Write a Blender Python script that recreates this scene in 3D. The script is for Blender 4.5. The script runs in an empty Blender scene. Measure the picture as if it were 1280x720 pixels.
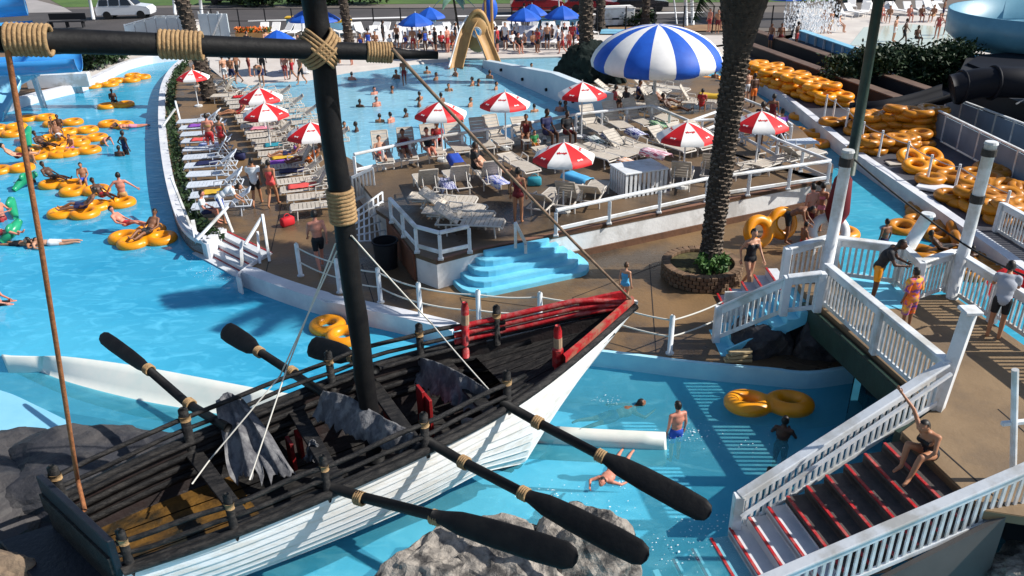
import bpy, bmesh, math, random
from mathutils import Vector, Matrix, noise
R = math.radians
random.seed(7)
S = bpy.context.scene
C = S.collection
# ------------------------------------------------------------------ camera
CAMH, PITCH, ROLL, FPX = 9.8, R(26.4), R(1.1), 1015.0
_r = Vector((1, 0, 0)); _u = Vector((0, math.sin(PITCH), math.cos(PITCH))); FV = Vector((0, math.cos(PITCH), -math.sin(PITCH)))
RV = _r*math.cos(ROLL) - _u*math.sin(ROLL); UV = _u*math.cos(ROLL) + _r*math.sin(ROLL)
cam_d = bpy.data.cameras.new('camera'); cam = bpy.data.objects.new('camera', cam_d); C.objects.link(cam)
cam_d.sensor_width = 36; cam_d.lens = 36*FPX/1280; cam_d.clip_end = 2000; cam_d.clip_start = .1
cam.matrix_world = Matrix(((RV.x, UV.x, -FV.x, 0), (RV.y, UV.y, -FV.y, 0), (RV.z, UV.z, -FV.z, CAMH), (0, 0, 0, 1)))
S.camera = cam
# ------------------------------------------------------------------ light
SUN_EL = 39; SUN_DIR = Vector((1.0, -.04, 0)).normalized()*math.cos(R(SUN_EL)) + Vector((0, 0, math.sin(R(SUN_EL))))
w = bpy.data.worlds.new('World'); S.world = w; w.use_nodes = True
nt = w.node_tree; bg = nt.nodes['Background']; bg.inputs[1].default_value = .095
sky = nt.nodes.new('ShaderNodeTexSky'); sky.sky_type = 'NISHITA'; sky.sun_disc = False
sky.sun_elevation = R(SUN_EL); sky.sun_rotation = math.atan2(SUN_DIR.x, SUN_DIR.y); sky.air_density = 1.0; sky.dust_density = .6
nt.links.new(sky.outputs[0], bg.inputs[0])
sl = bpy.data.lights.new('sun', 'SUN'); sl.energy = 5.0; sl.angle = R(.5); sl.color = (1, .955, .88)
so = bpy.data.objects.new('sun', sl); C.objects.link(so); so.rotation_euler = SUN_DIR.to_track_quat('Z', 'Y').to_euler(); so.location = (0, 0, 40)
S.view_settings.view_transform = 'Standard'; S.view_settings.look = 'None'; S.view_settings.exposure = .36; S.view_settings.gamma = 1

def P(u, v, z=0.0):
    """where the camera's line of sight through photo pixel (u, v) meets height z"""
    d = FV + RV*((u-640)/FPX) + UV*((360-v)/FPX)
    return Vector((0, 0, CAMH)) + d*((z-CAMH)/d.z)
# ------------------------------------------------------------------ materials
MATS = {}
def mat(name, c1, c2=None, scale=6, rough=.6, bump=0., bscale=None, rand=0., detail=4, spec=.4, lo=.35, hi=.65, metal=0, stretch=None, c3=None, s3=1., coat=0, wet=None):
    if name in MATS: return MATS[name]
    m = bpy.data.materials.new(name); m.use_nodes = True; n = m.node_tree; N = n.nodes; L = n.links
    b = N['Principled BSDF']; b.inputs['Roughness'].default_value = rough; b.inputs['Specular IOR Level'].default_value = spec; b.inputs['Metallic'].default_value = metal
    if coat: b.inputs['Coat Weight'].default_value = coat; b.inputs['Coat Roughness'].default_value = .15
    tc = N.new('ShaderNodeTexCoord'); src = tc.outputs['Object']
    if stretch:
        mp = N.new('ShaderNodeMapping'); mp.inputs['Scale'].default_value = stretch; L.new(src, mp.inputs[0]); src = mp.outputs[0]
    def nz(sc, dt=detail):
        t = N.new('ShaderNodeTexNoise'); t.inputs['Scale'].default_value = sc; t.inputs['Detail'].default_value = dt; t.inputs['Roughness'].default_value = .62; L.new(src, t.inputs['Vector']); return t
    def ramp(fac, a, z):
        r = N.new('ShaderNodeMapRange'); r.inputs[1].default_value = a; r.inputs[2].default_value = z; L.new(fac, r.inputs[0]); return r.outputs[0]
    def mix(f, A, B):
        x = N.new('ShaderNodeMix'); x.data_type = 'RGBA'
        if hasattr(f, 'links'): L.new(f, x.inputs[0])
        else: x.inputs[0].default_value = f
        for q, v in ((6, A), (7, B)):
            if hasattr(v, 'links'): L.new(v, x.inputs[q])
            else: x.inputs[q].default_value = (*v, 1)
        return x.outputs[2]
    col = None
    if c2 is not None: col = mix(ramp(nz(scale).outputs[0], lo, hi), c1, c2)
    if c3 is not None:
        f3 = ramp(nz(s3, 5).outputs[0], .47, .61); col = mix(f3, col if col is not None else c1, c3)
        if wet is not None:
            wr = N.new('ShaderNodeMapRange'); wr.inputs[3].default_value = rough; wr.inputs[4].default_value = wet; L.new(f3, wr.inputs[0]); L.new(wr.outputs[0], b.inputs['Roughness'])
    if rand:
        oi = N.new('ShaderNodeObjectInfo'); h = N.new('ShaderNodeHueSaturation')
        h.inputs['Color'].default_value = (*c1, 1)
        if col is not None: L.new(col, h.inputs['Color'])
        r = N.new('ShaderNodeMapRange'); r.inputs[3].default_value = 1-rand; r.inputs[4].default_value = 1+rand; L.new(oi.outputs['Random'], r.inputs[0]); L.new(r.outputs[0], h.inputs['Value'])
        col = h.outputs[0]
    if col is None: b.inputs['Base Color'].default_value = (*c1, 1)
    else: L.new(col, b.inputs['Base Color'])
    if bump:
        t = nz(bscale or scale*3, 6); bp = N.new('ShaderNodeBump'); bp.inputs['Strength'].default_value = bump; bp.inputs['Distance'].default_value = .05
        L.new(t.outputs[0], bp.inputs['Height']); L.new(bp.outputs[0], b.inputs['Normal'])
    MATS[name] = m; return m

def water_mat(name, c1, c2, scale=.25, clear=.22, wave=2.2, bump=.35, lo=.35, hi=.65):
    m = bpy.data.materials.new(name); m.use_nodes = True; N = m.node_tree.nodes; L = m.node_tree.links
    b = N['Principled BSDF']; b.inputs['Roughness'].default_value = .06; b.inputs['IOR'].default_value = 1.33; b.inputs['Specular IOR Level'].default_value = .5
    tc = N.new('ShaderNodeTexCoord')
    def nz(s, d, st=(1, 1, 1), dist=0.):
        mp = N.new('ShaderNodeMapping'); mp.inputs['Scale'].default_value = st; L.new(tc.outputs['Object'], mp.inputs[0])
        t = N.new('ShaderNodeTexNoise'); t.inputs['Scale'].default_value = s; t.inputs['Detail'].default_value = d; t.inputs['Distortion'].default_value = dist; L.new(mp.outputs[0], t.inputs['Vector']); return t.outputs[0]
    def rng(f, a, z):
        r = N.new('ShaderNodeMapRange'); r.inputs[1].default_value = a; r.inputs[2].default_value = z; L.new(f, r.inputs[0]); return r.outputs[0]
    x = N.new('ShaderNodeMix'); x.data_type = 'RGBA'; L.new(rng(nz(scale, 3, (1, 1.6, 1)), lo, hi), x.inputs[0])
    x.inputs[6].default_value = (*c1, 1); x.inputs[7].default_value = (*c2, 1)
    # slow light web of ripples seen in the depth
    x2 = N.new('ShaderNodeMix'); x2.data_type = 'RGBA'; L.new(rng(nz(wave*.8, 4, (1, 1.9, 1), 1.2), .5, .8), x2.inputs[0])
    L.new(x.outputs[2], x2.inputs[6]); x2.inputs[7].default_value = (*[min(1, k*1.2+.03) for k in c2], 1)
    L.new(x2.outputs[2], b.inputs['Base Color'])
    bp = N.new('ShaderNodeBump'); bp.inputs['Strength'].default_value = bump; bp.inputs['Distance'].default_value = .08
    ad = N.new('ShaderNodeMath'); ad.operation = 'ADD'; L.new(nz(wave, 4, (1, 1.8, 1), .6), ad.inputs[0]); L.new(nz(wave*.28, 3, (1, 1.5, 1), .8), ad.inputs[1])
    L.new(ad.outputs[0], bp.inputs['Height']); L.new(bp.outputs[0], b.inputs['Normal'])
    tr = N.new('ShaderNodeBsdfTransparent'); tr.inputs[0].default_value = (.5, .85, .96, 1)
    ms = N.new('ShaderNodeMixShader'); ms.inputs[0].default_value = 1-clear
    L.new(tr.outputs[0], ms.inputs[1]); L.new(b.outputs[0], ms.inputs[2]); L.new(ms.outputs[0], N['Material Output'].inputs[0])
    MATS[name] = m; return m

M = dict(
    concrete=mat('wet_concrete', (.225, .135, .062), (.135, .086, .044), .4, .5, .3, 9, c3=(.072, .054, .04), s3=.26, lo=.3, hi=.7, wet=.2),
    platform=mat('platform_concrete', (.165, .108, .062), (.095, .065, .04), .5, .55, .2, 9, c3=(.055, .044, .034), s3=.3, wet=.22),
    pale=mat('pale_deck', (.62, .57, .52), (.52, .47, .43), .5, .7, .1, 6),
    slate=mat('dark_deck', (.085, .085, .10), (.05, .05, .06), .6, .55, .2, 8),
    wood=mat('deck_concrete', (.23, .155, .085), (.175, .115, .062), .8, .6, .2, 12, c3=(.16, .11, .065), s3=.7),
    white=mat('white_paint', (.74, .76, .78), (.64, .67, .70), 3, .42, .08, 14, rand=.07, lo=.45, hi=.75, c3=(.50, .49, .46), s3=1.1),
    whitewash=mat('whitewashed_wall', (.80, .80, .79), (.68, .68, .67), .9, .6, .2, 9, c3=(.50, .49, .47), s3=.7),
    coping=mat('pool_coping', (.72, .72, .74), (.55, .56, .6), 1.2, .55, .15, 8),
    poolblue=mat('pool_wall_blue', (.46, .76, .86), (.36, .66, .79), 1.5, .4, .1, 6),
    stepblue=mat('step_blue_paint', (.13, .50, .70), (.20, .60, .78), 1.6, .4, .1, 8),
    brick=mat('brown_base', (.16, .075, .04), (.10, .05, .03), 2, .7, .3, 9),
    dark=mat('black_timber', (.006, .006, .007), (.016, .015, .015), 5, .55, .5, 18, stretch=(1, 4, 4), c3=(.035, .032, .03), s3=4., spec=.25),
    spar=mat('tarred_spar', (.004, .004, .005), (.010, .0095, .0095), 4, .6, .2, 9, spec=.22),
    hullw=mat('hull_white', (.86, .86, .85), (.78, .78, .77), 1.6, .5, .15, 20, stretch=(.6, 3, 3), c3=(.72, .69, .64), s3=2.6, lo=.4, hi=.75),
    red=mat('worn_red_paint', (.46, .013, .018), (.33, .01, .014), 3, .42, .3, 14, c3=(.40, .09, .08), s3=5.),
    redin=mat('red_lining', (.30, .008, .01), (.10, .006, .006), 2, .6, .2, 9),
    rope=mat('manila_rope', (.40, .26, .125), (.25, .15, .07), 14, .85, .4, 40),
    oldrope=mat('rust_rope', (.35, .135, .05), (.22, .08, .03), 14, .85, .4, 40),
    cord=mat('pale_cord', (.62, .60, .54), None, 5, .8),
    tarp=mat('grey_tarp', (.14, .14, .15), (.075, .075, .085), 5, .9, .4, 22, c3=(.21, .21, .215), s3=3.0, stretch=(1.8, 1.8, .6)),
    mud=mat('ochre_bilge', (.17, .085, .016), (.06, .032, .010), 3, .5, .6, 9, c3=(.015, .014, .009), s3=1.1),
    rock=mat('grey_rock', (.42, .375, .325), (.20, .18, .16), 3.4, .9, 1., 10, c3=(.06, .055, .052), s3=2.6, lo=.3, hi=.7),
    darkrock=mat('dark_rock', (.036, .036, .043), (.015, .016, .02), 1.6, .65, .8, 6, c3=(.065, .06, .06), s3=.9, spec=.3),
    yellow=mat('yellow_vinyl', (.84, .325, .005), (.74, .25, .004), 2, .36, .05, 9, rand=.06, spec=.5),
    oldyellow=mat('aged_yellow_vinyl', (.56, .215, .010), (.38, .135, .008), 2, .35, .1, 9, rand=.12),
    strap=mat('cream_strap', (.54, .48, .405), (.44, .39, .33), 5, .55, 0, rand=.10),
    frame=mat('chair_frame', (.58, .54, .49), None, 5, .4, rand=.05),
    cstrap=mat('cool_white_strap', (.58, .62, .68), (.47, .52, .59), 4, .55, 0, rand=.06),
    cred=mat('canopy_red', (.62, .010, .014), (.55, .008, .012), 3, .6),
    cwhite=mat('canopy_white', (.80, .78, .76), (.74, .72, .70), 3, .6),
    cblue=mat('canopy_blue', (.010, .10, .52), (.008, .08, .45), 3, .6),
    bark=mat('palm_bark', (.075, .054, .04), (.03, .023, .018), 9, .9, .9, 22),
    barktip=mat('palm_boot_tip', (.26, .20, .15), (.10, .075, .055), 9, .9, .6, 20),
    frond=mat('palm_frond', (.05, .085, .022), (.025, .05, .014), 3, .6, 0, rand=.15),
    leaf=mat('hedge_leaf', (.028, .062, .015), (.011, .03, .008), 2, .6, 0, rand=.2),
    grass=mat('grass', (.085, .15, .03), (.05, .10, .022), .3, .9, .4, 4),
    asphalt=mat('asphalt', (.075, .066, .065), (.055, .05, .05), .3, .9, .2, 6),
    ground=mat('ground_soil', (.16, .135, .115), (.12, .10, .085), .08, .95, .2, 2),
    steel=mat('galvanised', (.45, .46, .48), None, 5, .35, metal=.6),
    slideblue=mat('slide_blue', (.06, .33, .72), (.045, .27, .62), 1, .3, coat=.2),
    flume=mat('flume_steel_blue', (.13, .32, .43), (.10, .27, .37), 1, .4, coat=.1),
    palefl=mat('pale_flume', (.26, .58, .76), (.20, .50, .70), .8, .3),
    darkblue=mat('dark_tube', (.006, .007, .013), (.004, .005, .009), 1, .6, spec=.2),
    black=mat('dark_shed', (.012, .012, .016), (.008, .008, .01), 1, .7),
    greenbeam=mat('mossy_green_beam', (.018, .045, .032), (.012, .028, .022), 3, .5, .2, 9),
    tan=mat('tan_fibreglass', (.46, .27, .10), (.36, .20, .075), 1.6, .5, .2, 6),
    tread=mat('dark_tread', (.085, .07, .064), (.05, .043, .04), 4, .7, .3, 20),
    wtread=mat('white_tread', (.62, .64, .66), (.52, .54, .57), 3, .5, .1, 14),
    hair=mat('dark_hair', (.014, .010, .008), None, 5, .5), hair2=mat('brown_hair', (.075, .038, .018), None, 5, .5),
    glass=mat('tinted_glass', (.012, .014, .018), None, 5, .1, spec=.6), tyre=mat('tyre_rubber', (.015, .015, .015), None, 5, .8),
)
M['water'] = water_mat('river_water', (.025, .34, .57), (.08, .48, .70), .13, .2, 1.7, .22)
M['shallow'] = water_mat('wave_pool_water', (.20, .50, .68), (.32, .62, .75), .1, .25, 2.4, .3)
M['channel'] = water_mat('channel_water', (.03, .33, .50), (.06, .42, .58), .3, .2, 1.9, .3)
M['splash'] = water_mat('splash_pool_water', (.06, .42, .58), (.15, .56, .67), .2, .66, 1.9, .22)
def col(name, c, rough=.7, rand=0.): return mat(name, c, None, 5, rough, rand=rand)
SKIN = [col('skin_light', (.52, .27, .17), .5), col('skin_tan', (.40, .18, .095), .5), col('skin_brown', (.22, .095, .05), .5), col('skin_dark', (.085, .038, .022), .5), col('skin_sunburnt', (.55, .22, .15), .5)]
CL = dict(black=col('cloth_black', (.012, .012, .016)), white=col('cloth_white', (.75, .74, .75)), red=col('cloth_red', (.52, .012, .02)), coral=col('cloth_coral', (.70, .09, .08)), blue=col('cloth_blue', (.02, .07, .42)),
          navy=col('cloth_navy', (.012, .016, .07)), orange=col('cloth_orange', (.75, .17, .02)), purple=col('cloth_purple', (.25, .07, .42)), yellow=col('cloth_yellow', (.62, .38, .03)), green=col('cloth_green', (.03, .22, .07)),
          grey=col('cloth_grey', (.35, .37, .42)), teal=col('cloth_teal', (.02, .25, .33)), pink=col('cloth_pink', (.72, .25, .33)), maroon=col('cloth_maroon', (.14, .008, .012)), sky=col('cloth_skyblue', (.08, .38, .66)), tan=col('cloth_tan', (.45, .33, .2)))
# ------------------------------------------------------------------ object helpers
def O(name, bm, m=None, parent=None, smooth=False, sub=None, **pr):
    if isinstance(bm, bmesh.types.BMesh):
        me = bpy.data.meshes.new(name); bm.to_mesh(me); bm.free()
        if smooth:
            for p in me.polygons: p.use_smooth = True
        for q in (m if isinstance(m, (list, tuple)) else [m] if m else []): me.materials.append(q)
    else: me = bm
    o = bpy.data.objects.new(name, me); C.objects.link(o)
    if parent: o.parent = parent
    for k, v in pr.items(): o[k] = v
    return o
def thing(name, label, cat, loc=(0, 0, 0), rz=0., group=None):
    o = bpy.data.objects.new(name, None); C.objects.link(o); o.location = loc; o.rotation_euler = (0, 0, rz); o.empty_display_size = .2
    o['label'] = label; o['category'] = cat
    if group: o['group'] = group
    return o
def tag(o, label, cat, group=None):
    o['label'] = label; o['category'] = cat
    if group: o['group'] = group
    return o
def dup(r, loc, rz=None, label=None, group=None, scale=None, mats=None):
    def cp(o, par):
        c = o.copy(); C.objects.link(c)
        if par: c.parent = par
        for ch in o.children: cp(ch, c)
        return c
    c = cp(r, None); c.location = loc
    if rz is not None: c.rotation_euler = (0, 0, rz)
    if label: c['label'] = label
    if group: c['group'] = group
    if scale: c.scale = (scale,)*3
    return c
_o = 'first second third fourth fifth sixth seventh eighth ninth tenth eleventh twelfth thirteenth fourteenth fifteenth sixteenth seventeenth eighteenth nineteenth'.split()
ORD = _o+[w for t, tt in (('twenty', 'twentieth'), ('thirty', 'thirtieth'), ('forty', 'fortieth'), ('fifty', 'fiftieth')) for w in [tt]+[t+'-'+k for k in _o[:9]]]
B = bmesh.new
def box(bm, c, s, mtx=None, rz=0., bev=0.):
    g = bmesh.ops.create_cube(bm, size=1)['verts']
    for v in g: v.co = Vector((v.co.x*s[0], v.co.y*s[1], v.co.z*s[2]))
    if bev:
        es = list({e for v in g for e in v.link_edges}); r = bmesh.ops.bevel(bm, geom=es, offset=bev, segments=1, affect='EDGES'); g = list({v for f in r['faces'] for v in f.verts} | {v for v in g if v.is_valid})
    X = Matrix.Translation(c) @ (mtx.to_4x4() if mtx else Matrix.Rotation(rz, 4, 'Z'))
    bmesh.ops.transform(bm, matrix=X, verts=g)
    return bm
def beam(bm, a, b, w, h, bev=0., up=Vector((0, 0, 1))):
    """rectangular bar from a to b, width w across, height h along up"""
    a = Vector(a); b = Vector(b); d = (b-a); l = d.length; y = d.normalized(); x = y.cross(up)
    if x.length < 1e-4: x = Vector((1, 0, 0))
    x.normalize(); z = x.cross(y)
    return box(bm, (a+b)/2, (w, l, h), Matrix((x, y, z)).transposed(), bev=bev)
def tube(bm, pts, r, n=8, cap=True, closed=False, flat=None, up=Vector((0, 0, 1))):
    pts = [Vector(p) for p in pts]; k = len(pts); rs = r if isinstance(r, (list, tuple)) else [r]*k
    rings = []; px = None
    for i, p in enumerate(pts):
        if closed: d = pts[(i+1) % k]-pts[i-1]
        else: d = pts[min(i+1, k-1)]-pts[max(i-1, 0)]
        d.normalize()
        if px is None:
            x = d.cross(up)
            if x.length < .05: x = d.cross(Vector((0, 1, 0)))
        else: x = px-d*px.dot(d)
        x.normalize(); px = x; y = x.cross(d)
        fx, fy = flat[i] if flat else (1, 1)
        rings.append([bm.verts.new(p+(x*math.cos(t)*fx+y*math.sin(t)*fy)*rs[i]) for t in [2*math.pi*j/n for j in range(n)]])
    for i in range(k if closed else k-1):
        a = rings[i]; b = rings[(i+1) % k]
        for j in range(n): bm.faces.new((a[j], a[(j+1) % n], b[(j+1) % n], b[j]))
    if cap and not closed: bm.faces.new(rings[0]); bm.faces.new(rings[-1][::-1])
    return bm
def prism(bm, pts, z0, z1, bev=0.):
    """closed outline (x, y) extruded from z0 to z1"""
    vs = [bm.verts.new((p[0], p[1], z1)) for p in pts]; f = bm.faces.new(vs); f.normal_update()
    if f.normal.z < 0: f.normal_flip()
    top = list(f.verts)
    lo = [bm.verts.new((v.co.x, v.co.y, z0)) for v in top]; n = len(top)
    for i in range(n): bm.faces.new((top[i], lo[i], lo[(i+1) % n], top[(i+1) % n]))
    bm.faces.new(lo[::-1])
    if bev: bmesh.ops.bevel(bm, geom=list(f.edges), offset=bev, segments=2, affect='EDGES')
    bmesh.ops.triangulate(bm, faces=[f for f in bm.faces if len(f.verts) > 6])
    return bm
def sheet(bm, pts, z):
    f = bm.faces.new([bm.verts.new((p[0], p[1], z)) for p in pts]); f.normal_update()
    if f.normal.z < 0: f.normal_flip()
    bmesh.ops.triangulate(bm, faces=[f]); return bm
def spline(pts, n=6):
    """Catmull-Rom through points"""
    p = [Vector(q) for q in pts]; out = []
    for i in range(len(p)-1):
        a = p[i-1] if i else p[0]*2-p[1]; b = p[i]; c = p[i+1]; d = p[i+2] if i+2 < len(p) else p[-1]*2-p[-2]
        for k in range(n):
            t = k/n; out.append(.5*((2*b)+(c-a)*t+(2*a-5*b+4*c-d)*t*t+(3*b-a-3*c+d)*t**3))
    out.append(p[-1]); return out
def offset(pts, w):
    out = []
    for i, p in enumerate(pts):
        d = pts[min(i+1, len(pts)-1)]-pts[max(i-1, 0)]; d.z = 0; d.normalize(); out.append(p+Vector((-d.y, d.x, 0))*w)
    return out
def loft(bm, rows, close=False):
    R_ = [[bm.verts.new(p) for p in r] for r in rows]
    for a, b in zip(R_, R_[1:]):
        n = len(a)
        for j in range(n if close else n-1): bm.faces.new((a[j], a[(j+1) % n], b[(j+1) % n], b[j]))
    return R_
def kerb(bm, pts, w, z0, z1, bev=.05):
    """strip wall following a polyline, w to its left"""
    prism(bm, [*pts, *offset(pts, w)[::-1]], z0, z1, bev); return bm
def sphere(bm, c, r, u=12, v=8, mtx=None):
    g = bmesh.ops.create_uvsphere(bm, u_segments=u, v_segments=v, radius=1)['verts']
    X = Matrix.Translation(c) @ (mtx.to_4x4() if mtx else Matrix.Identity(4)) @ Matrix.Diagonal((*(r if isinstance(r, (tuple, list)) else (r,)*3), 1))
    bmesh.ops.transform(bm, matrix=X, verts=g); return bm
def torus(bm, c, R0, r0, n=16, m=8, mtx=None, sy=1.):
    X = mtx or Matrix.Identity(3)
    tube(bm, [Vector(c)+X @ Vector((R0*math.cos(t), R0*sy*math.sin(t), 0)) for t in [2*math.pi*i/n for i in range(n)]], r0, m, closed=True, up=X @ Vector((0, 0, 1))); return bm
def remesh(bm, voxel, smooth=3, name='tmp'):
    me = bpy.data.meshes.new(name); bm.to_mesh(me); bm.free(); o = bpy.data.objects.new(name, me); C.objects.link(o)
    q = o.modifiers.new('r', 'REMESH'); q.mode = 'VOXEL'; q.voxel_size = voxel
    if smooth: q = o.modifiers.new('s', 'SMOOTH'); q.iterations = smooth; q.factor = .5
    dg = bpy.context.evaluated_depsgraph_get(); r = bpy.data.meshes.new_from_object(o.evaluated_get(dg))
    bpy.data.objects.remove(o); bpy.data.meshes.remove(me); r.name = name
    for p in r.polygons: p.use_smooth = True
    r.materials.clear(); return r
# ================================================================== SETTING
def px(l, z=0.): return [P(u, v, z) for u, v in l]
def struct(name, bm, m, **k): return O(name, bm, m, kind='structure', **k)
struct('ground', sheet(B(), [(-700, -60), (700, -60), (700, 900), (-700, 900)], -1.95), M['ground'])
struct('pool_floor', sheet(B(), [(-62, 3), (24, 3), (24, 60), (-62, 60)], -1.5), M['poolblue'])
# -- decks
rimL = px([(238, 70), (225, 79), (211, 93), (202, 112), (199, 140), (200, 175), (205, 215), (213, 252), (223, 281), (238, 299), (254, 306)])
rim2 = px([(301, 340), (330, 352), (370, 366), (410, 378), (450, 387), (500, 398), (545, 409), (590, 418), (640, 426), (700, 434), (780, 443), (860, 453), (960, 462), (1012, 466), (1068, 459)])
innr = px([(1082, 400), (1052, 340), (1036, 262), (1042, 206), (1003, 163), (945, 118), (895, 98), (840, 92), (775, 92), (735, 106), (752, 138), (640, 172), (455, 208), (400, 177), (350, 145), (300, 114), (272, 94), (252, 83)])
rimLs = spline(rimL, 4); rim2s = spline(rim2, 4)
stair_top = px([(284, 290), (338, 316)])
struct('plaza', prism(B(), [*rimLs, *stair_top, *rim2s, *innr], -1.7, 0.0), M['concrete'])
struct('pool_rim', kerb(B(), rimLs, .30, -.3, .22, .08), M['coping'])
o = struct('pool_rim', kerb(B(), offset(rim2s[:27], -.08), .42, -.5, .09, .06), M['coping'])
struct('pool_wall', kerb(B(), offset(rim2s[26:], -.04), .10, -1.6, .03, .02), M['poolblue'])
# -- water
struct('river_water', sheet(B(), [*(mid_ := px([(-300, 415), (3, 446), (160, 478), (300, 506), (420, 524), (560, 537), (652, 544)], -.4)), P(655, 424, -.4), (-5, 22.6), (-10.5, 28), (-12.5, 34), (-17.5, 46), (-17, 60), (-62, 60), (-62, 22)], -.40), M['water'])
struct('splash_pool_water', sheet(B(), [P(655, 424, -.4), *mid_[::-1], (-62, 20), (-62, 3), (9.5, 3), (9.5, 16.8), (4, 17.2)], -.40), M['splash'])
struct('wave_pool_water', sheet(B(), px([(262, 78), (300, 119), (400, 184), (450, 214), (770, 150), (775, 60), (250, 60)], -.12), -.12), M['shallow'])
struct('channel_water', sheet(B(), px([(780, 82), (830, 130), (900, 165), (990, 205), (1020, 262), (1040, 345), (1062, 402), (1075, 470), (1400, 470), (1400, 380), (1200, 270), (1000, 120), (940, 82)], -.41), -.41), M['channel'])
struct('beach', loft(q := B(), [px([(262, 74), (330, 70), (420, 68), (480, 68), (560, 66)], .02), px([(262, 84), (300, 96), (370, 92), (440, 84), (560, 74)], -.02), px([(285, 104), (322, 116), (400, 108), (480, 92), (575, 79)], -.2)]) and q, M['pale'])
# -- far decks and land
struct('far_deck', prism(B(), [*px([(232, 66), (262, 76), (330, 72), (480, 69), (600, 73), (700, 70), (742, 78), (776, 93), (842, 93), (905, 60), (1010, 40)]), *px([(1010, 44), (640, 43), (240, 46)])], -1.7, -.02), M['pale'])
struct('far_bank', prism(B(), [P(-260, 215), *spline(px([(-60, 148), (0, 131), (50, 116), (100, 105), (128, 94), (158, 79), (190, 71), (232, 66)]), 3), P(240, 45), P(-260, 45)], -1.7, -.06), mat('bank_soil', (.22, .13, .075), (.12, .08, .05), .4, .9, .3, 4))
struct('bank_rim', kerb(B(), spline(px([(-60, 150), (0, 133), (50, 118), (100, 106), (128, 95), (158, 80), (190, 72), (232, 67)]), 3), .5, -.6, .08, .05), M['coping'])
struct('bank_path', sheet(B(), px([(104, 90), (150, 68), (230, 55), (228, 66), (190, 70), (160, 77), (128, 92), (106, 103)], -.03), -.03), M['pale'])
struct('far_land', prism(B(), [P(-500, 46), *px([(240, 45), (640, 42), (1010, 43), (1600, 43)]), Vector((420, 500, 0)), Vector((-420, 500, 0))], -1.7, -.10), mat('far_soil', (.17, .145, .125), (.13, .11, .095), .1, .95))
def band(name, l, z, m): return struct(name, sheet(B(), px(l, z), z), m)
band('road', [(-300, 46), (240, 41), (560, 37), (900, 33), (1000, 36), (1000, 16), (560, 10), (240, 9), (-300, 18)], -.085, M['asphalt'])
band('grass_verge', [(80, 9), (250, 6), (700, 4), (1000, 2), (1300, -4), (1300, -14), (-200, -16), (-200, 6), (60, -2)], -.08, M['grass'])
band('pavement', [(-200, 20), (90, 15), (80, 9), (30, -4), (-200, -2)], -.076, mat('pale_pavement', (.36, .33, .32), (.30, .28, .27), .4, .9))
for a, b in (((440, 24), (520, 22)), ((570, 21), (650, 20)), ((310, 27), (400, 25)), ((690, 20), (760, 18)), ((820, 17), (880, 16))):
    u0, v0 = a; u1, v1 = b
    band('road_marking', [(u0, v0), (u1, v1), (u1, v1-1.6), (u0, v0-1.6)], -.08, M['cwhite'])
struct('slate_deck', prism(B(), [*px([(905, 76), (990, 130), (1057, 185), (1112, 224), (1170, 264), (1285, 346), (1420, 440), (1650, 440), (1650, 60), (1000, 44)])], -1.7, .03), M['slate'])
struct('channel_wall', kerb(B(), spline(px([(898, 72), (935, 98), (987, 130), (1057, 187), (1112, 226), (1170, 266), (1290, 352)]), 4), .34, -1.4, .14, .05), M['coping'])
band('splash_pad', [(990, 48), (1080, 72), (1240, 74), (1300, 60), (1180, 14), (1000, 10)], .06, M['pale'])
band('splash_pad_water', [(1062, 56), (1110, 62), (1215, 64), (1200, 36), (1140, 30), (1080, 34)], .075, mat('pad_water', (.55, .60, .50), (.50, .55, .48), .5, .15))
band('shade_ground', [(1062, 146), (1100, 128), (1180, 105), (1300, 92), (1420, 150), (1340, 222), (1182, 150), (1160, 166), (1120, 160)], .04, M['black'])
band('flower_bed', [(760, 34), (905, 30), (905, 38), (760, 40)], -.03, mat('bed_soil', (.33, .20, .10), (.22, .13, .07), .5, .9))
# expansion joints of the plaza
for a, b in (((330, 352), (352, 255)), ((352, 255), (300, 250)), ((470, 386), (452, 330)), ((590, 412), (575, 372)), ((575, 372), (760, 395)), ((700, 430), (716, 372)), ((820, 440), (812, 330)), ((716, 372), (905, 300)), ((230, 200), (330, 190)), ((226, 150), (300, 142)), ((240, 240), (300, 232))):
    struct('slab_joint', beam(B(), P(*a, .001), P(*b, .001), .022, .008), M['black'])
# -- divider bank between river and splash pool (rounded low wall)
ridge = spline(px([(3, 444), (20, 444.5), (80, 447), (160, 457), (250, 473), (330, 488), (420, 503), (560, 521), (700, 534), (832, 541)], .02), 5)
toe = spline(px([(1, 443), (14, 449), (75, 476), (150, 498), (215, 511), (300, 524), (420, 540), (560, 549), (700, 556), (834, 563)], -.42), 5)
bm = B(); rows = []
for a, b in zip(ridge, toe):
    rows.append([a+(a-b).normalized()*.16+Vector((0, 0, -.5)), a+(a-b).normalized()*.08+Vector((0, 0, -.06)), a+Vector((0, 0, .0)), a.lerp(b, .25)+Vector((0, 0, .02)), a.lerp(b, .6)+Vector((0, 0, -.03)), a.lerp(b, .92)+Vector((0, 0, -.02)), b+Vector((0, 0, .02)), b+Vector((0, 0, -.4))])
V_ = loft(bm, rows, True); bm.faces.new(V_[-1][::-1]); bm.faces.new(V_[0]); bmesh.ops.recalc_face_normals(bm, faces=bm.faces)
tag(O('divider_wall', bm, mat('divider_fibreglass', (.80, .78, .72), (.62, .70, .66), .8, .35, .06, 4), smooth=True), 'long rounded white divider wall between the river and the splash pool', 'wall')
tag(O('slide_runout', prism(B(), spline(px([(-80, 470), (0, 486), (45, 505), (92, 528)], -.30), 4)+px([(60, 552), (-80, 540)], -.30), -1.2, -.34), M['palefl']), 'pale blue end of a slide lying beside the dark rock', 'slide')
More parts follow.
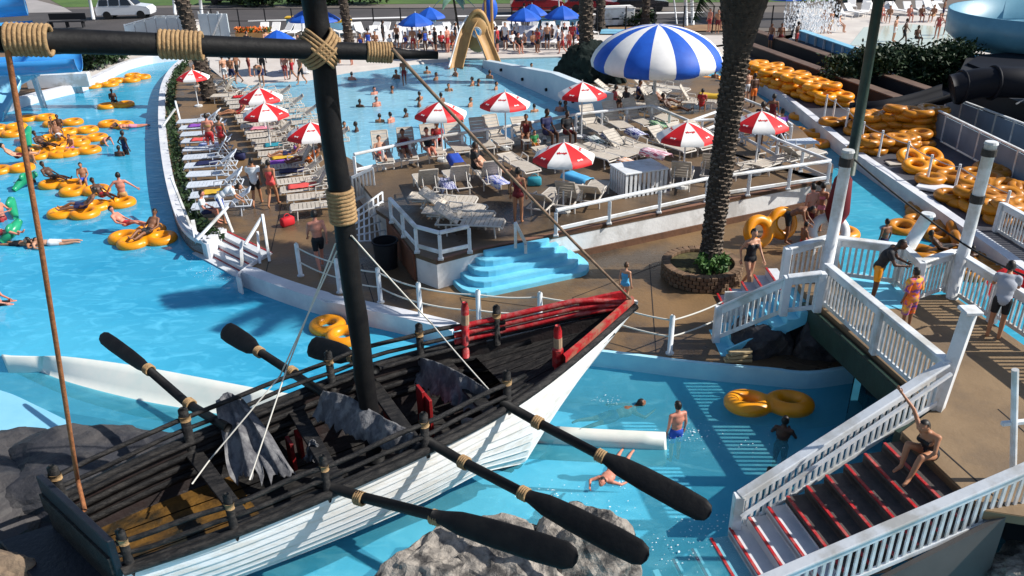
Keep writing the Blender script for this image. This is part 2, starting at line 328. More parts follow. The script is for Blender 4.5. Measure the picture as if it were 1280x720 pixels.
# -- rocks
def rock(name, label, c, s, seed, m, rz=0., n=5, rough=.34):
    bm = B(); bmesh.ops.create_icosphere(bm, subdivisions=n, radius=1); rnd = random.Random(seed); off = Vector((seed*3.7, seed*1.3, seed*.7))
    cuts = [(Vector((rnd.gauss(0, 1), rnd.gauss(0, 1), rnd.gauss(.3, .8))).normalized(), rnd.uniform(.62, .9)) for _ in range(11)]
    for v in bm.verts:
        p = v.co.copy()
        for d, h in cuts:
            k = p.dot(d)
            if k > h: p -= d*(k-h)*.88
        f = noise.fractal(p*1.6+off, 1, 2.1, 5); r_ = 1-abs(noise.noise(p*2.3+off))*2
        p += v.co*(f*rough*.5+r_*.06+noise.noise(p*9+off)*.03)
        v.co = Vector((p.x*s[0], p.y*s[1], p.z*s[2]))
    o = O(name, bm, m, smooth=True); o.location = c; o.rotation_euler = (0, 0, rz)
    for p in o.data.polygons: p.use_smooth = rough < .3
    return tag(o, label, 'rock')
rk = M['rock']; dk = M['darkrock']
rock('boulder', 'grey rounded boulder under the middle oar blade at the splash pool edge', P(732, 692, 0)+Vector((0, 0, -.15)), (.98, 1.0, 1.0), 3, rk, .4)
rock('boulder', 'broad grey boulder below the nearest oar blade', P(640, 722, 0)+Vector((0, .1, -.2)), (1.35, 1.0, .95), 5, rk, -.2)
rock('boulder', 'grey layered boulder under the black keel of the boat', P(548, 712, 0)+Vector((-.1, .0, -.3)), (1.15, .85, .95), 8, rk, .9)
rock('boulder', 'low grey rock at the bottom edge left of the boulders', P(430, 768, -.3)+Vector((0, 0, -.3)), (1.3, .8, .6), 11, rk, .2)
rock('boulder', 'dark blue-grey slab rock beside the stern of the boat', P(90, 598, -.1)+Vector((-.1, .1, -.45)), (2.3, 1.7, .95), 14, dk, .3, 5, .30)
rock('boulder', 'dark slab rock at the left edge of the picture', P(-40, 610, -.1)+Vector((0, 0, -.4)), (2.2, 2.0, .95), 17, dk, .0, 5, .30)
rock('boulder', 'dark rock under the black stern step of the boat', P(30, 670, -.3)+Vector((-.2, 0, -.9)), (2.4, 1.8, .85), 19, dk, .7, 5, .16)
rock('boulder', 'small brown rock in the bottom left corner', P(15, 712, .2)+Vector((-.15, -.1, .0)), (.75, .55, .3), 23, mat('brown_rock', (.28, .20, .13), (.14, .10, .07), 2, .85, .8, 6), .0, 4)
rock('boulder', 'pale jagged rock in the bottom right corner', P(1275, 712, .2)+Vector((.15, -.1, -.1)), (.62, .6, .55), 29, rk, .3)
rock('boulder', 'dark angular rock under the bridge beside the blue stair', P(962, 432, .3)+Vector((0, .5, -.3)), (.75, .8, .75), 31, dk, .3, 4)
rock('boulder', 'taller dark angular rock under the bridge deck', P(1030, 432, .3)+Vector((.1, .4, -.2)), (.85, .85, 1.0), 37, dk, 1., 4)
rock('boulder', 'dark pointed rock mound round the palm in the wave pool', P(735, 103, 0)+Vector((0, .4, .3)), (1.9, 1.0, 1.9), 41, mat('green_black_rock', (.010, .018, .016), (.006, .010, .009), 2, .9, .6, 5, spec=.2), .2, 5, .75)
rock('boulder', 'smaller dark rock right of the palm mound', P(764, 103, 0)+Vector((.1, .2, .1)), (.8, .8, 1.2), 43, MATS['green_black_rock'], .9, 5, .75)
# stack of boards by the rocks
t = thing('board_stack', 'small stack of pale boards on the plaza under the blue stair', 'boards', P(922, 452, 0))
for i in range(3): O('board', box(B(), (.02*i, .0, .05+.1*i), (.62-.05*i, .16, .07), rz=.12*i, bev=.01), mat('pale_board', (.48, .36, .20), (.38, .28, .15), 5, .7), t)
# -- planting strip along the left rim
def leaves(name, n, fn, size, m, parent=None, seed=1, **pr):
    rnd = random.Random(seed); vs = []; fs = []
    for i in range(n):
        p = fn(rnd); s = size*rnd.uniform(.6, 1.4); a = Vector((rnd.gauss(0, 1), rnd.gauss(0, 1), rnd.gauss(0, 1))).normalized(); b = a.cross(Vector((rnd.gauss(0, 1), rnd.gauss(0, 1), rnd.gauss(0, 1)))).normalized()
        k = len(vs); vs += [p-a*s, p+b*s*.45, p+a*s, p-b*s*.45]; fs.append((k, k+1, k+2, k+3))
    me = bpy.data.meshes.new(name); me.from_pydata(vs, [], fs); me.materials.append(m)
    return O(name, me, None, parent, **pr)
hl = offset(rimLs, .55)
def f_(r):
    i = r.randrange(5, len(hl)-1); p = hl[i].lerp(hl[min(i+1, len(hl)-1)], r.random()); return p+Vector((r.uniform(-.2, .2), r.uniform(-.15, .15), abs(r.gauss(0, .16))))
o = leaves('ground_cover', 3600, f_, .09, M['leaf'], kind='stuff'); o['label'] = 'dark green planting strip inside the white pool rim'
def bush(name, label, c, s, n, size, seed, m=None, group=None):
    t = thing(name, label, 'bush', c, 0, group); bm = B(); rnd = random.Random(seed)
    for i in range(7): tube(bm, [(0, 0, 0), (rnd.uniform(-.4, .4)*s[0], rnd.uniform(-.4, .4)*s[1], s[2]*rnd.uniform(.5, .9))], [.05, .015], 5)
    O('stem', bm, M['bark'], t)
    cl = [Vector((rnd.uniform(-1, 1)*s[0], rnd.uniform(-1, 1)*s[1], rnd.uniform(.2, 1)*s[2])) for _ in range(30)]
    def fn(r):
        q = r.choice(cl); return q+Vector((r.gauss(0, .14)*s[0], r.gauss(0, .22)*s[1], r.gauss(0, .13)*s[2]))
    leaves('foliage', n, fn, size, m or M['leaf'], t, seed); return t
bush('hedge', 'dense dark green hedge below the steel-blue flume', P(1132, 112, 0)+Vector((0, 1.1, 0)), (3.3, 1.0, 1.7), 16000, .12, 3)
bush('hedge', 'round green bush on the bank beside the blue slide legs', P(112, 82, 0), (1.7, 1.6, 1.2), 3600, .15, 5)
bush('hedge', 'low green bush beside the white utility box', P(795, 30, 0), (1.3, .7, 1.0), 1500, .13, 9)
bush('hedge', 'low bush behind the far fence left of the mast', P(330, 6, 0), (3.0, 1.2, 1.6), 2500, .22, 12)
bush('hedge', 'wide dark bush across the road right of the mast', P(425, 4, 0), (4.0, 1.2, 1.7), 3000, .22, 13)
# -- palms
def boots(bm, path, rad, step, n, size, rnd):
    for k in range(n):
        f = k/n*(len(path)-1); i = int(f); p = path[i].lerp(path[min(i+1, len(path)-1)], f-i); a = k*2.399; rr = rad(k/n); d = Vector((math.cos(a), math.sin(a), 0)); tn = Vector((-d.y, d.x, 0)); s = size*rnd.uniform(.7, 1.25)
        b0 = p+d*rr*.9; v = [b0-tn*s*.6-Vector((0, 0, s*.5)), b0+tn*s*.6-Vector((0, 0, s*.5)), b0+d*s*.55+tn*s*.42+Vector((0, 0, s*.5)), b0+d*s*.55-tn*s*.42+Vector((0, 0, s*.5)), b0-tn*s*.5+Vector((0, 0, s*.7)), b0+tn*s*.5+Vector((0, 0, s*.7))]
        v = [bm.verts.new(q) for q in v]
        bm.faces.new((v[0], v[1], v[2], v[3])); q = bm.faces.new((v[3], v[2], v[5], v[4])); q.material_index = 1 if rnd.random() < .8 else 0; bm.faces.new((v[0], v[3], v[4])); bm.faces.new((v[1], v[5], v[2]))
def frond_mesh(L, droop, seed):
    bm = B(); rnd = random.Random(seed); pts = []
    for i in range(11):
        t = i/10; pts.append(Vector((L*t*(1-.18*t*droop), 0, L*(.42*t-droop*.62*t*t))))
    tube(bm, pts, [.05*(1-.8*i/10) for i in range(11)], 4)
    for i in range(1, 60):
        f = .12+.87*i/60; k = f*10; j = min(int(k), 9); p = pts[j].lerp(pts[j+1], k-j); ln = L*.24*math.sin(math.pi*min(1, f*.85+.12))**.7
        for s in (-1, 1):
            e = p+Vector((ln*.55, s*ln*.8, -ln*.25*rnd.uniform(.6, 1.6))); q = Vector((.035, 0, .0))
            bm.faces.new([bm.verts.new(p-q), bm.verts.new(p+q), bm.verts.new(e)])
    return bm
fr1 = O('frond', frond_mesh(3.0, .55, 1), M['frond']); fr2 = O('frond', frond_mesh(2.9, 1.0, 2), M['frond']); FR = [fr1.data, fr2.data]
for o in (fr1, fr2): bpy.data.objects.remove(o)
def palm(label, base, top, r0, r1, nb, bs, seed, nf=26, bulb=0., fs=1., group='palm trees'):
    rnd = random.Random(seed); base = Vector(base); t = thing('palm_tree', label, 'palm tree', base, 0, group); d = Vector(top)-base; n = 10
    path = [d*(i/n)+Vector((0, 0, 0)) for i in range(n+1)]
    rad = lambda f: r0+(r1-r0)*f+(bulb*max(0, (f-.72)/.28)**1.0 if f < .93 else bulb*(1-(f-.93)/.07*.5))+(.25*r0*max(0, 1-f*14))
    tr = O('trunk', tube(B(), path, [rad(i/n) for i in range(n+1)], 12), M['bark'], t, True)
    if nb:
        bm = B(); boots(bm, path, rad, 0, nb, bs, rnd); O('bark_scales', bm, [M['bark'], M['barktip']], tr, kind='stuff')
    for i in range(nf):
        q = O('frond', FR[i % 2], None, t); q.location = d*.985; q.rotation_euler = (0, R(rnd.uniform(-48, 2) if i % 2 == 0 else rnd.uniform(-30, 12)), i*2.4+rnd.uniform(-.2, .2)); q.scale = (fs,)*3
    return t
pb = P(886, 333, .25)
palm('thick palm with scaly trunk rising from the round brick planter', pb, (lambda q: pb+(q-pb)*((8.3-pb.z)/(q.z-pb.z)))((lambda d: Vector((0, 0, CAMH))+d*((pb.y+.15)/d.y))(FV+RV*((926-640)/FPX)+UV*((360-30)/FPX))), .25, .33, 760, .125, 1, 34, .5, 1.2)
palm('slender palm trunk on the left deck among the loungers', P(264, 124, 0), P(264, 124, 0)+Vector((-1.25, .6, 8.6)), .36, .30, 260, .17, 2)
palm('palm trunk standing in the dark rock mound', P(733, 100, 0), P(733, 100, 0)+Vector((-.2, .5, 8.4)), .40, .34, 260, .18, 3)
palm('palm trunk just right of the mast on the far deck', P(437, 56, 0), P(437, 56, 0)+Vector((-.35, 0, 8.5)), .30, .26, 160, .18, 4)
palm('palm trunk behind the mound beside the utility box', P(750, 36, 0), P(750, 36, 0)+Vector((0, 0, 8.5)), .33, .28, 140, .18, 5)
palm('thin palm trunk in the flower bed near the tall poles', P(806, 32, 0), P(806, 32, 0)+Vector((.1, 0, 8.5)), .30, .25, 120, .18, 6)
palm('palm trunk behind the fountain on the splash pad', P(1045, 22, 0), P(1045, 22, 0)+Vector((.2, 0, 8)), .26, .22, 100, .18, 7)
# planter
t = thing('planter', 'round low brick planter holding the thick palm', 'planter', P(876, 345, 0))
bmc = B(); tube(bmc, [(0, 0, .0), (0, 0, .34)], [.86, .9], 32); O('soil', bmc, mat('planter_soil', (.10, .085, .03), (.05, .04, .02), 5, .95, .6, 12), t)
br = B(); box(br, (0, 0, 0), (.165, .24, .105), bev=.012); brm = br; brd = O('brick', brm, mat('planter_brick', (.20, .12, .07), (.12, .075, .045), 4, .8, .4, 14, rand=.25), t)
first = True
for lay in range(4):
    n = 36
    for i in range(n):
        a = 2*math.pi*(i+.5*(lay % 2))/n; o = brd if first else O('brick', brd.data, None, t); first = False
        o.location = (math.cos(a)*.98, math.sin(a)*.98, .06+.112*lay); o.rotation_euler = (0, 0, a+math.pi/2+math.pi/2*(1 if lay == 3 else 0)*0); o.scale = (1, 1.0, 1)
bush('plant', 'small green plants at the foot of the thick palm', P(889, 338, .34), (.38, .3, .35), 700, .07, 21, mat('bright_leaf', (.07, .16, .03), (.03, .08, .015), 3, .6))
# -- raised platform with rails
PZ = .85
def px2(l, z=PZ): return [P(u, v, z) for u, v in l]
front = px2([(519, 317), (545, 326), (598, 312), (655, 301), (700, 292), (885, 254), (1035, 224)])
railtop = PZ+.78
backl = [P(u, v, railtop) for u, v in [(1038, 201), (973, 175), (930, 153), (905, 149), (861, 151), (815, 132), (720, 143), (640, 157), (545, 171), (442, 193)]]
leftl = [P(464, 219, railtop), P(470, 262, PZ), P(485, 272, PZ)]
pf = thing('sun_platform', 'raised concrete sunbathing platform in the middle of the plaza', 'platform', (front[1].x, front[1].y, 0))
def W(bm, o): bmesh.ops.translate(bm, verts=bm.verts, vec=-o.location); return bm
outline = [*front, *[Vector((p.x, p.y, PZ)) for p in backl], *leftl]
O('deck_slab', W(prism(B(), outline, PZ-.12, PZ), pf), M['platform'], pf)
O('wall', W(prism(B(), [p.lerp(Vector((sum(q.x for q in outline)/len(outline), sum(q.y for q in outline)/len(outline), 0)), .003) for p in outline], .0, PZ-.12), pf), M['whitewash'], pf)
O('brick_base', W(kerb(B(), [Vector((p.x, p.y, 0)) for p in front[3:]], -.05, -.02, .2, .01), pf), M['brick'], pf)
O('brick_facing', W(beam(B(), (leftl[2].x-.04, leftl[2].y, .42), (front[0].x-.04, front[0].y, .42), .06, .80), pf), mat('brown_facing', (.19, .065, .03), (.12, .045, .025), 2, .7, .3, 10), pf)
O('edge_trim', W(kerb(B(), [p+Vector((0, 0, 0)) for p in front[1:]], .14, PZ-.09, PZ+.012, .01), pf), mat('terracotta_trim', (.25, .12, .075), (.18, .10, .07), 3, .6), pf)
# simple pipe rail
def piperail(name, label, pts, h, nb, r=.045, low=.42, rs=.03, base=True, group=None, flat=False):
    """pts are the points of the top rail; posts stand below them"""
    pts = [Vector(p) for p in pts]; o0 = Vector((pts[0].x, pts[0].y, pts[0].z-h)); t = thing(name, label, 'railing', o0, 0, group)
    bm = B()
    for a, b in zip(pts, pts[1:]): beam(bm, a-o0, b-o0, .12, .09, .02)
    O('top_rail', bm, M['white'], t)
    if low:
        bm = B(); k = Vector((0, 0, h-low))
        for a, b in zip(pts, pts[1:]): beam(bm, a-k-o0, b-k-o0, .05, .11, .01)
        O('lower_rail', bm, M['white'], t)
    ps = [pts[0]]
    for (a, b), n in zip(zip(pts, pts[1:]), nb if isinstance(nb, (list, tuple)) else [nb]*(len(pts)-1)): ps += [a.lerp(b, (i+1)/n) for i in range(n)]
    pm = None
    for p in ps:
        if pm is None:
            bm = B(); box(bm, (0, 0, h/2-.03), (.095, .095, h-.06), bev=.012); box(bm, (0, 0, .03), (.15, .15, .06), bev=.012); q = O('post', bm, M['white'], t); pm = q.data
        else: q = O('post', pm, None, t)
        q.location = p-Vector((0, 0, h))-o0
    return t
piperail('railing', 'white rail at the near left corner of the platform beside the blue steps', [P(487, 248, railtop), P(519, 283, railtop), P(549, 291, railtop), P(586, 283, railtop)], .78, [2, 1, 1], low=.22)
piperail('railing', 'long white rail along the front wall of the platform', [P(695, 263, railtop), P(885, 223, railtop), P(1038, 201, railtop)], .78, [3, 3], low=.22)
piperail('railing', 'white rail behind the loungers where the platform meets the wave pool', backl[::-1][:5], .78, [3, 3, 2, 3], low=.22)
piperail('railing', 'white rail along the back right edge of the platform', backl[::-1][4:], .78, [2, 1, 1, 2, 2], low=.22)
piperail('railing', 'white rail on the deck right of the thick palm', [P(928, 123, .8), P(956, 134, .8), P(990, 156, .8)], .8, [1, 2], low=.3)
piperail('railing', 'grey-white panelled rail between the two decks behind the red umbrella', [P(861, 152, 1.0), P(895, 140, 1.0), P(928, 124, 1.0)], .9, [2, 2], low=.3)
# blue steps
st = thing('blue_steps', 'pale blue painted steps with splayed ends up to the platform', 'steps', P(640, 330, 0))
fa = P(655, 301, PZ)-P(598, 312, PZ); fd = Vector((fa.x, fa.y, 0)).normalized(); fn = Vector((fd.y, -fd.x, 0))
c0 = (P(598, 312, PZ)+P(690, 294, PZ))/2; c0.z = 0
for k in range(5):
    z1 = .17*(5-k)-.03; dpt = .20+.25*k; wl = 1.0+.24*k
    pts = [c0-fd*wl, c0+fd*wl]+[c0+fd*(wl-.55+.55*math.cos(a))*1+fn*(dpt*.35+dpt*.65*math.sin(a)) for a in (0, .35, .75, 1.2, 1.57)]+[c0-fd*(wl-.55+.55*math.cos(a))+fn*(dpt*.35+dpt*.65*math.sin(a)) for a in (1.57, 1.2, .75, .35, 0)]
    bm = B(); prism(bm, [p+fn*.02 for p in pts], z1-.17 if k < 4 else 0., z1, .015); O('step', W(bm, st), M['stepblue'], st)
t = thing('handrail', 'white handrail in the middle of the pale blue steps', 'railing', P(642, 300, PZ)); bm = B(); a = P(644, 278, PZ+.75); b = P(657, 304, .95)
beam(bm, a-t.location, b-t.location, .09, .09, .015); O('top_rail', bm, M['white'], t)
for p, zb in ((a, PZ), (b, .3)): O('post', beam(B(), p-t.location-Vector((0, 0, .03)), Vector((p.x, p.y, zb))-t.location, .08, .08), M['white'], t)
# -- bridge deck with stairs
DZ = 1.3
uu = Vector((-.982, -.19, 0)).normalized(); ww = Vector((.19, -.982, 0)).normalized()
a0 = Vector((6.82, 16.0, DZ)); a1 = Vector((7.50, 11.98, DZ)); S0 = Vector((6.62, 11.3, DZ)); SW = 2.0; S1 = S0+ww*SW
def PV(u, v, p0, n):
    d = FV+RV*((u-640)/FPX)+UV*((360-v)/FPX); o = Vector((0, 0, CAMH)); return o+d*((Vector(p0)-o).dot(n)/d.dot(n))
br_ = thing('bridge_deck', 'tan raised deck bridging the pool corner at the head of the stairs', 'deck', (7.5, 12, 0))
dpts = [Vector((6.70, 16.75, 0)), a0, a1, S0, S1, Vector((8.2, 9.0, 0)), Vector((12.5, 8.4, 0)), Vector((11.3, 11, 0)), Vector((10.75, 13.0, 0)), Vector((10.32, 14.1, 0)), Vector((9.98, 16.4, 0)), Vector((9.05, 16.35, 0)), Vector((9.05, 17.25, 0)), Vector((7.7, 17.75, 0)), Vector((6.75, 17.5, 0))]
O('deck_slab', W(prism(B(), dpts, DZ-.16, DZ, .01), br_), M['wood'], br_)
O('blue_panel', W(sheet(B(), [P(u, v, DZ) for u, v in [(1052, 352), (1078, 340), (1140, 366), (1132, 386), (1092, 386)]], DZ+.006), br_), M['stepblue'], br_)
bm = B(); beam(bm, a0+Vector((-.18, .3, -.36)), a1+Vector((-.10, -.15, -.36)), .14, .55); beam(bm, a1+Vector((-.1, -.15, -.36)), S0+Vector((0, .1, -.36)), .14, .55); O('side_beam', W(bm, br_), M['greenbeam'], br_)
for i in range(9):
    f = (i+.5)/9; p = a0.lerp(a1, f)+Vector((.5, .1, -.45)); 
    if i % 2 == 0: O('pile', W(tube(B(), [(p.x+.4, p.y, -1.5), (p.x+.4, p.y, DZ-.16)], .14, 10), br_), M['black'], br_)
O('retaining_wall', W(prism(B(), [Vector((8.3, 16.3, 0)), Vector((8.5, 12.2, 0)), Vector((8.1, 11.6, 0)), Vector((8.6, 9.4, 0)), Vector((12, 8.8, 0)), Vector((10.9, 11, 0)), Vector((9.8, 16.2, 0))], -1.5, DZ-.16), br_), M['black'], br_)
O('seam', W(beam(B(), S0+Vector((.35, -.05, .003)), S1+Vector((.35, .1, .003)), .025, .006), br_), M['black'], br_)
O('seam', W(beam(B(), Vector((8.6, 11.9, DZ+.003)), Vector((8.95, 9.1, DZ+.003)), .02, .006), br_), M['black'], br_)
BAL = {}
def balustrade(name, label, pts, h=.98, sp=.125, posts=True, group=None, drop=0., postn=None):
    """pts = centre line of the handrail; pickets hang below"""
    pts = [Vector(p) for p in pts]; o0 = pts[0]-Vector((0, 0, h)); t = thing(name, label, 'railing', o0, 0, group)
    for a, b in zip(pts, pts[1:]):
        O('handrail', beam(B(), a-o0, b-o0, .185, .055, .014), M['white'], t)
        k = Vector((0, 0, .115)); O('fascia', beam(B(), a-k-o0, b-k-o0, .045, .17, .006), M['white'], t)
        k = Vector((0, 0, h-.1)); O('bottom_rail', beam(B(), a-k-o0, b-k-o0, .06, .09, .008), M['white'], t)
        L_ = Vector((b.x-a.x, b.y-a.y, 0)).length; n = max(2, int(L_/sp)); ang = math.atan2(b.y-a.y, b.x-a.x)
        for i in range(n):
            p = a.lerp(b, (i+.5)/n)
            if 'b' not in BAL: BAL['b'] = box(B(), (0, 0, -.52), (.032, .05, .80)); q = O('baluster', BAL['b'], M['white'], t); BAL['b'] = q.data
            else: q = O('baluster', BAL['b'], None, t)
            q.location = p-o0; q.rotation_euler = (0, 0, ang+math.pi/2); q.scale = (1, 1, h/.98)
    for p in (pts if posts is True else [pts[i] for i in posts] if posts else []):
        O('post', box(B(), p-o0-Vector((0, 0, h/2-.0)), (.17, .17, h+.02), bev=.012), M['white'], t)
    return t
hz = DZ+1.02
nA = Vector((.98, .17, 0)).normalized()
Aa = Vector((6.86, 15.9, hz)); Ab = a1+Vector((0, 0, 1.0))
mid = Aa.lerp(Ab, .52)
balustrade('balustrade', 'white picket balustrade along the near side of the bridge above the green beam', [Aa, mid, Ab], 1.0, .125)
# stairs
nS = Vector((-uu.y, uu.x, 0))
Bt = [a1+Vector((-.02, -.06, .98)), PV(924, 619, S0+ww*.02, nS)]
balustrade('balustrade', 'white picket stair rail on the water side of the lower stairs', Bt, .92, .12, posts=[1])
Ct = [PV(1300, 577, S1-ww*.02, nS), PV(940, 731, S1-ww*.02, nS)]
balustrade('balustrade', 'white picket stair rail nearest the camera beside the dark stair wall', Ct, .92, .13, posts=[1])
# inner white grab rail along B
t = thing('handrail', 'thin white handrail along the inside of the lower stairs', 'railing', S0); k = ww*.16
O('rail', beam(B(), Bt[0]+k+Vector((0, 0, -.12))-S0, Bt[1]+k+Vector((0, 0, -.34))-S0, .055, .055), M['white'], t)
O('bracket', beam(B(), Bt[0].lerp(Bt[1], .3)+k+Vector((0, 0, -.2))-S0, Bt[0].lerp(Bt[1], .3)-S0+Vector((0, 0, -.3)), .04, .04), M['white'], t)
ls = thing('lower_stairs', 'stairs with red edged treads running from the deck down into the splash pool', 'stairs', S0)
NS = 14; RUN, RISE = .335, .17
for i in range(NS):
    p = S0+uu*(RUN*i)+ww*(SW/2)-Vector((0, 0, RISE*(i+1))); X = Matrix((uu, -ww, Vector((0, 0, 1)))).transposed()
    mt = M['tread'] if i < 6 else M['wtread'] if i < 9 else M['cwhite']
    tr = O('tread', box(B(), p+uu*(RUN/2)-Vector((0, 0, .06))-S0, (RUN, SW-.06, .12), X), mt, ls)
    O('riser', box(B(), p-uu*.015-Vector((0, 0, -.03))-S0, (.03, SW-.08, RISE), X), M['wtread'] if i >= 6 else M['tread'], ls)
    if i < 12: O('nosing', box(B(), p+uu*(RUN-.025)+Vector((0, 0, .006))-S0, (.05, SW-.062, .028), X), M['red'], tr)
side = [S1+Vector((.3, 0, -.05)), S1+uu*(RUN*NS)-Vector((0, 0, RISE*NS+.05))]
q0, q1 = side; vv = [q0, q1, Vector((q1.x, q1.y, -1.5)), Vector((q0.x, q0.y, -1.5))]
bm = B(); A_ = [bm.verts.new(p-S0) for p in vv]; B_ = [bm.verts.new(p+ww*.08-S0) for p in vv]
bm.faces.new(A_[::-1]); bm.faces.new(B_)
for i in range(4): bm.faces.new((A_[i], A_[(i+1) % 4], B_[(i+1) % 4], B_[i]))
O('stringer_wall', bm, mat('stair_wall', (.10, .09, .085), (.075, .068, .065), 1, .8), ls)
# right rail of deck
Da = P(1196, 323, hz); Db = P(1242, 352, hz); dv = (Db-Da); dv.z = 0; dv.normalize(); dd = Vector((.15, -.98, 0)).normalized()
D0 = Vector((9.93, 16.45, hz)); D1 = D0+dd*1.45; D2 = D0+dd*2.75; D3 = D0+dd*4.6
balustrade('balustrade', 'white picket balustrade at the right corner of the deck behind the tall post', [D0, D1], 1.0, .13)
balustrade('balustrade', 'white picket balustrade at the right edge of the picture', [D2, D3], 1.0, .13)
balustrade('gate', 'white picket gate between the two right hand balustrades', [D1+dd*.12, D2-dd*.12], .9, .13, posts=False)
E0 = P(1047, 297, hz); E1 = P(1130, 307, hz); E2 = P(1152, 327, hz)
balustrade('balustrade', 'white picket balustrade behind the bending person at the back of the deck', [E0, E1, E2, Vector((9.9, 16.5, hz))], 1.0, .125)
# blue stairs at the left of the deck
bs = thing('blue_stairs', 'pale blue stairs with white balustrade from the plaza up to the deck', 'stairs', Vector((6.7, 16.2, 0)))
T0 = Vector((6.72, 16.05, DZ)); T1 = Vector((6.72, 17.15, DZ))
for i in range(7):
    z = DZ-.185*(i); x0 = 6.75-.28*i
    O('step', box(B(), Vector((x0-.14, 16.62, z-.28))-bs.location, (.30, 1.25, .20), bev=.008), M['stepblue'], bs)
O('under_wall', W(prism(B(), [Vector((5.6, 16.2, 0)), Vector((6.9, 16.2, 0)), Vector((6.9, 17.1, 0)), Vector((5.6, 17.1, 0))], 0, .32), bs), M['black'], bs); O('under_wall', W(prism(B(), [Vector((6.1, 16.25, 0)), Vector((6.9, 16.25, 0)), Vector((6.9, 17.1, 0)), Vector((6.1, 17.1, 0))], .32, .62), bs), M['black'], bs)
O('stringer', W(beam(B(), (6.75, 16.02, DZ-.30), (4.92, 16.0, .08), .05, .22), bs), M['stepblue'], bs)
balustrade('balustrade', 'white sloping balustrade on the near side of the pale blue stairs', [P(1028, 341, hz-.02), P(985, 346, hz-.15), P(899, 384, .92)], .92, .125)
ws = thing('red_stairs', 'white stairs with red edged steps behind the pale blue stairs', 'stairs', Vector((6.7, 18.4, 0)))
for i in range(5):
    z = .95-.19*i; x0 = 6.9-.3*i
    o = O('step', box(B(), Vector((x0-.15, 18.3, z/2-.09))-ws.location, (.30, 1.5, max(.04, z-.18)), bev=.008), M['wtread'], ws)
    O('nosing', box(B(), Vector((x0-.29, 18.3, max(.06, z-.17)))-ws.location, (.05, 1.5, .03)), M['red'], o)
O('side_wall', box(B(), Vector((6.1, 17.5, .45))-ws.location, (1.9, .06, .9)), M['white'], ws)
balustrade('balustrade', 'short white balustrade between the blue stairs and the red edged stairs', [P(1036, 296, hz), P(985, 310, hz-.1)], .95, .125)
# tall posts
def tall_post(label, b, top, r, bands, m=None, g='tall rope posts of the bridge'):
    t = thing('tall_post', label, 'post', b, 0, g); d = Vector(top)-Vector(b)
    O('shaft', tube(B(), [(0, 0, 0), d], [r, r*.92], 14), m or M['white'], t, True)
    O('cap', tube(B(), [d, d+Vector((0, 0, .05))], [r*1.08, r*.95], 14), M['white'], t)
    for f, l in bands: O('rope_band', tube(B(), [d*f, d*(f+l)], r*1.12, 14), mat('band_dark', (.05, .043, .038), (.028, .024, .02), 20, .8), t)
    return t
p1b = P(1030, 352, DZ); tall_post('tall grey-white post with dark rope band and the green pole behind it', p1b, PV(1060, 190, p1b, Vector((0, 1, 0))), .135, [(.90, .06)])
p2b = P(1190, 372, DZ); p2t = PV(1239, 180, p2b, Vector((0, 1, 0))); tall_post('tall white post with two dark bands on the right of the deck', p2b, p2t, .13, [(.93, .04), (.64, .05)])
p3b = P(1136, 308, hz-.6); tall_post('short thick white post leaning behind the back balustrade', p3b, PV(1160, 269, p3b, Vector((0, 1, 0))), .16, [])
p4b = a1+Vector((.05, 0, 0)); t = thing('square_post', 'square white corner post at the top of the lower stairs', 'post', p4b); d = PV(1213, 388, p4b, Vector((0, 1, 0)))-p4b
O('shaft', tube(B(), [(0, 0, 0), d], .15, 4), M['white'], t); O('cap', box(B(), d, (.30, .30, .07), bev=.015), M['white'], t)
p5b = P(1268, 600, DZ); p5t = PV(1269, 462, p5b, Vector((0, 1, 0))); t = thing('cross_post', 'thin white pipe post with a short cross arm at the right edge', 'post', p5b)
O('shaft', tube(B(), [(0, 0, -.1), p5t-p5b], .05, 10), M['white'], t); k = (p5t-p5b)*.53; O('cross_arm', beam(B(), k+Vector((-.20, .0, .0)), k+Vector((.34, .05, .01)), .07, .07, .01), M['white'], t)
gb = P(1062, 218, 0); gt = PV(1100, -10, gb, Vector((0, 1, 0))); tag(O('green_pole', tube(B(), [gb, gt], [.19, .17], 12), M['greenbeam'], smooth=True), 'tall dark green pole rising out of the top of the picture', 'pole')
def rope(name, label, pts, r, m, sag=0., n=10, cat='rope'):
    pts = [Vector(p) for p in pts]; out = []
    for a, b in zip(pts, pts[1:]):
        for i in range(n+1): f = i/n; out.append(a.lerp(b, f)-Vector((0, 0, 4*sag*f*(1-f))))
    return tag(O(name, tube(B(), out, r, 6), m, smooth=True), label, cat)
rope('cable', 'dark cable sagging from the rope post to the right of the deck', [PV(1064, 196, p1b, Vector((0, 1, 0))), P(1200, 302, hz+.35), P(1300, 352, hz+.2)], .022, M['black'], .06)
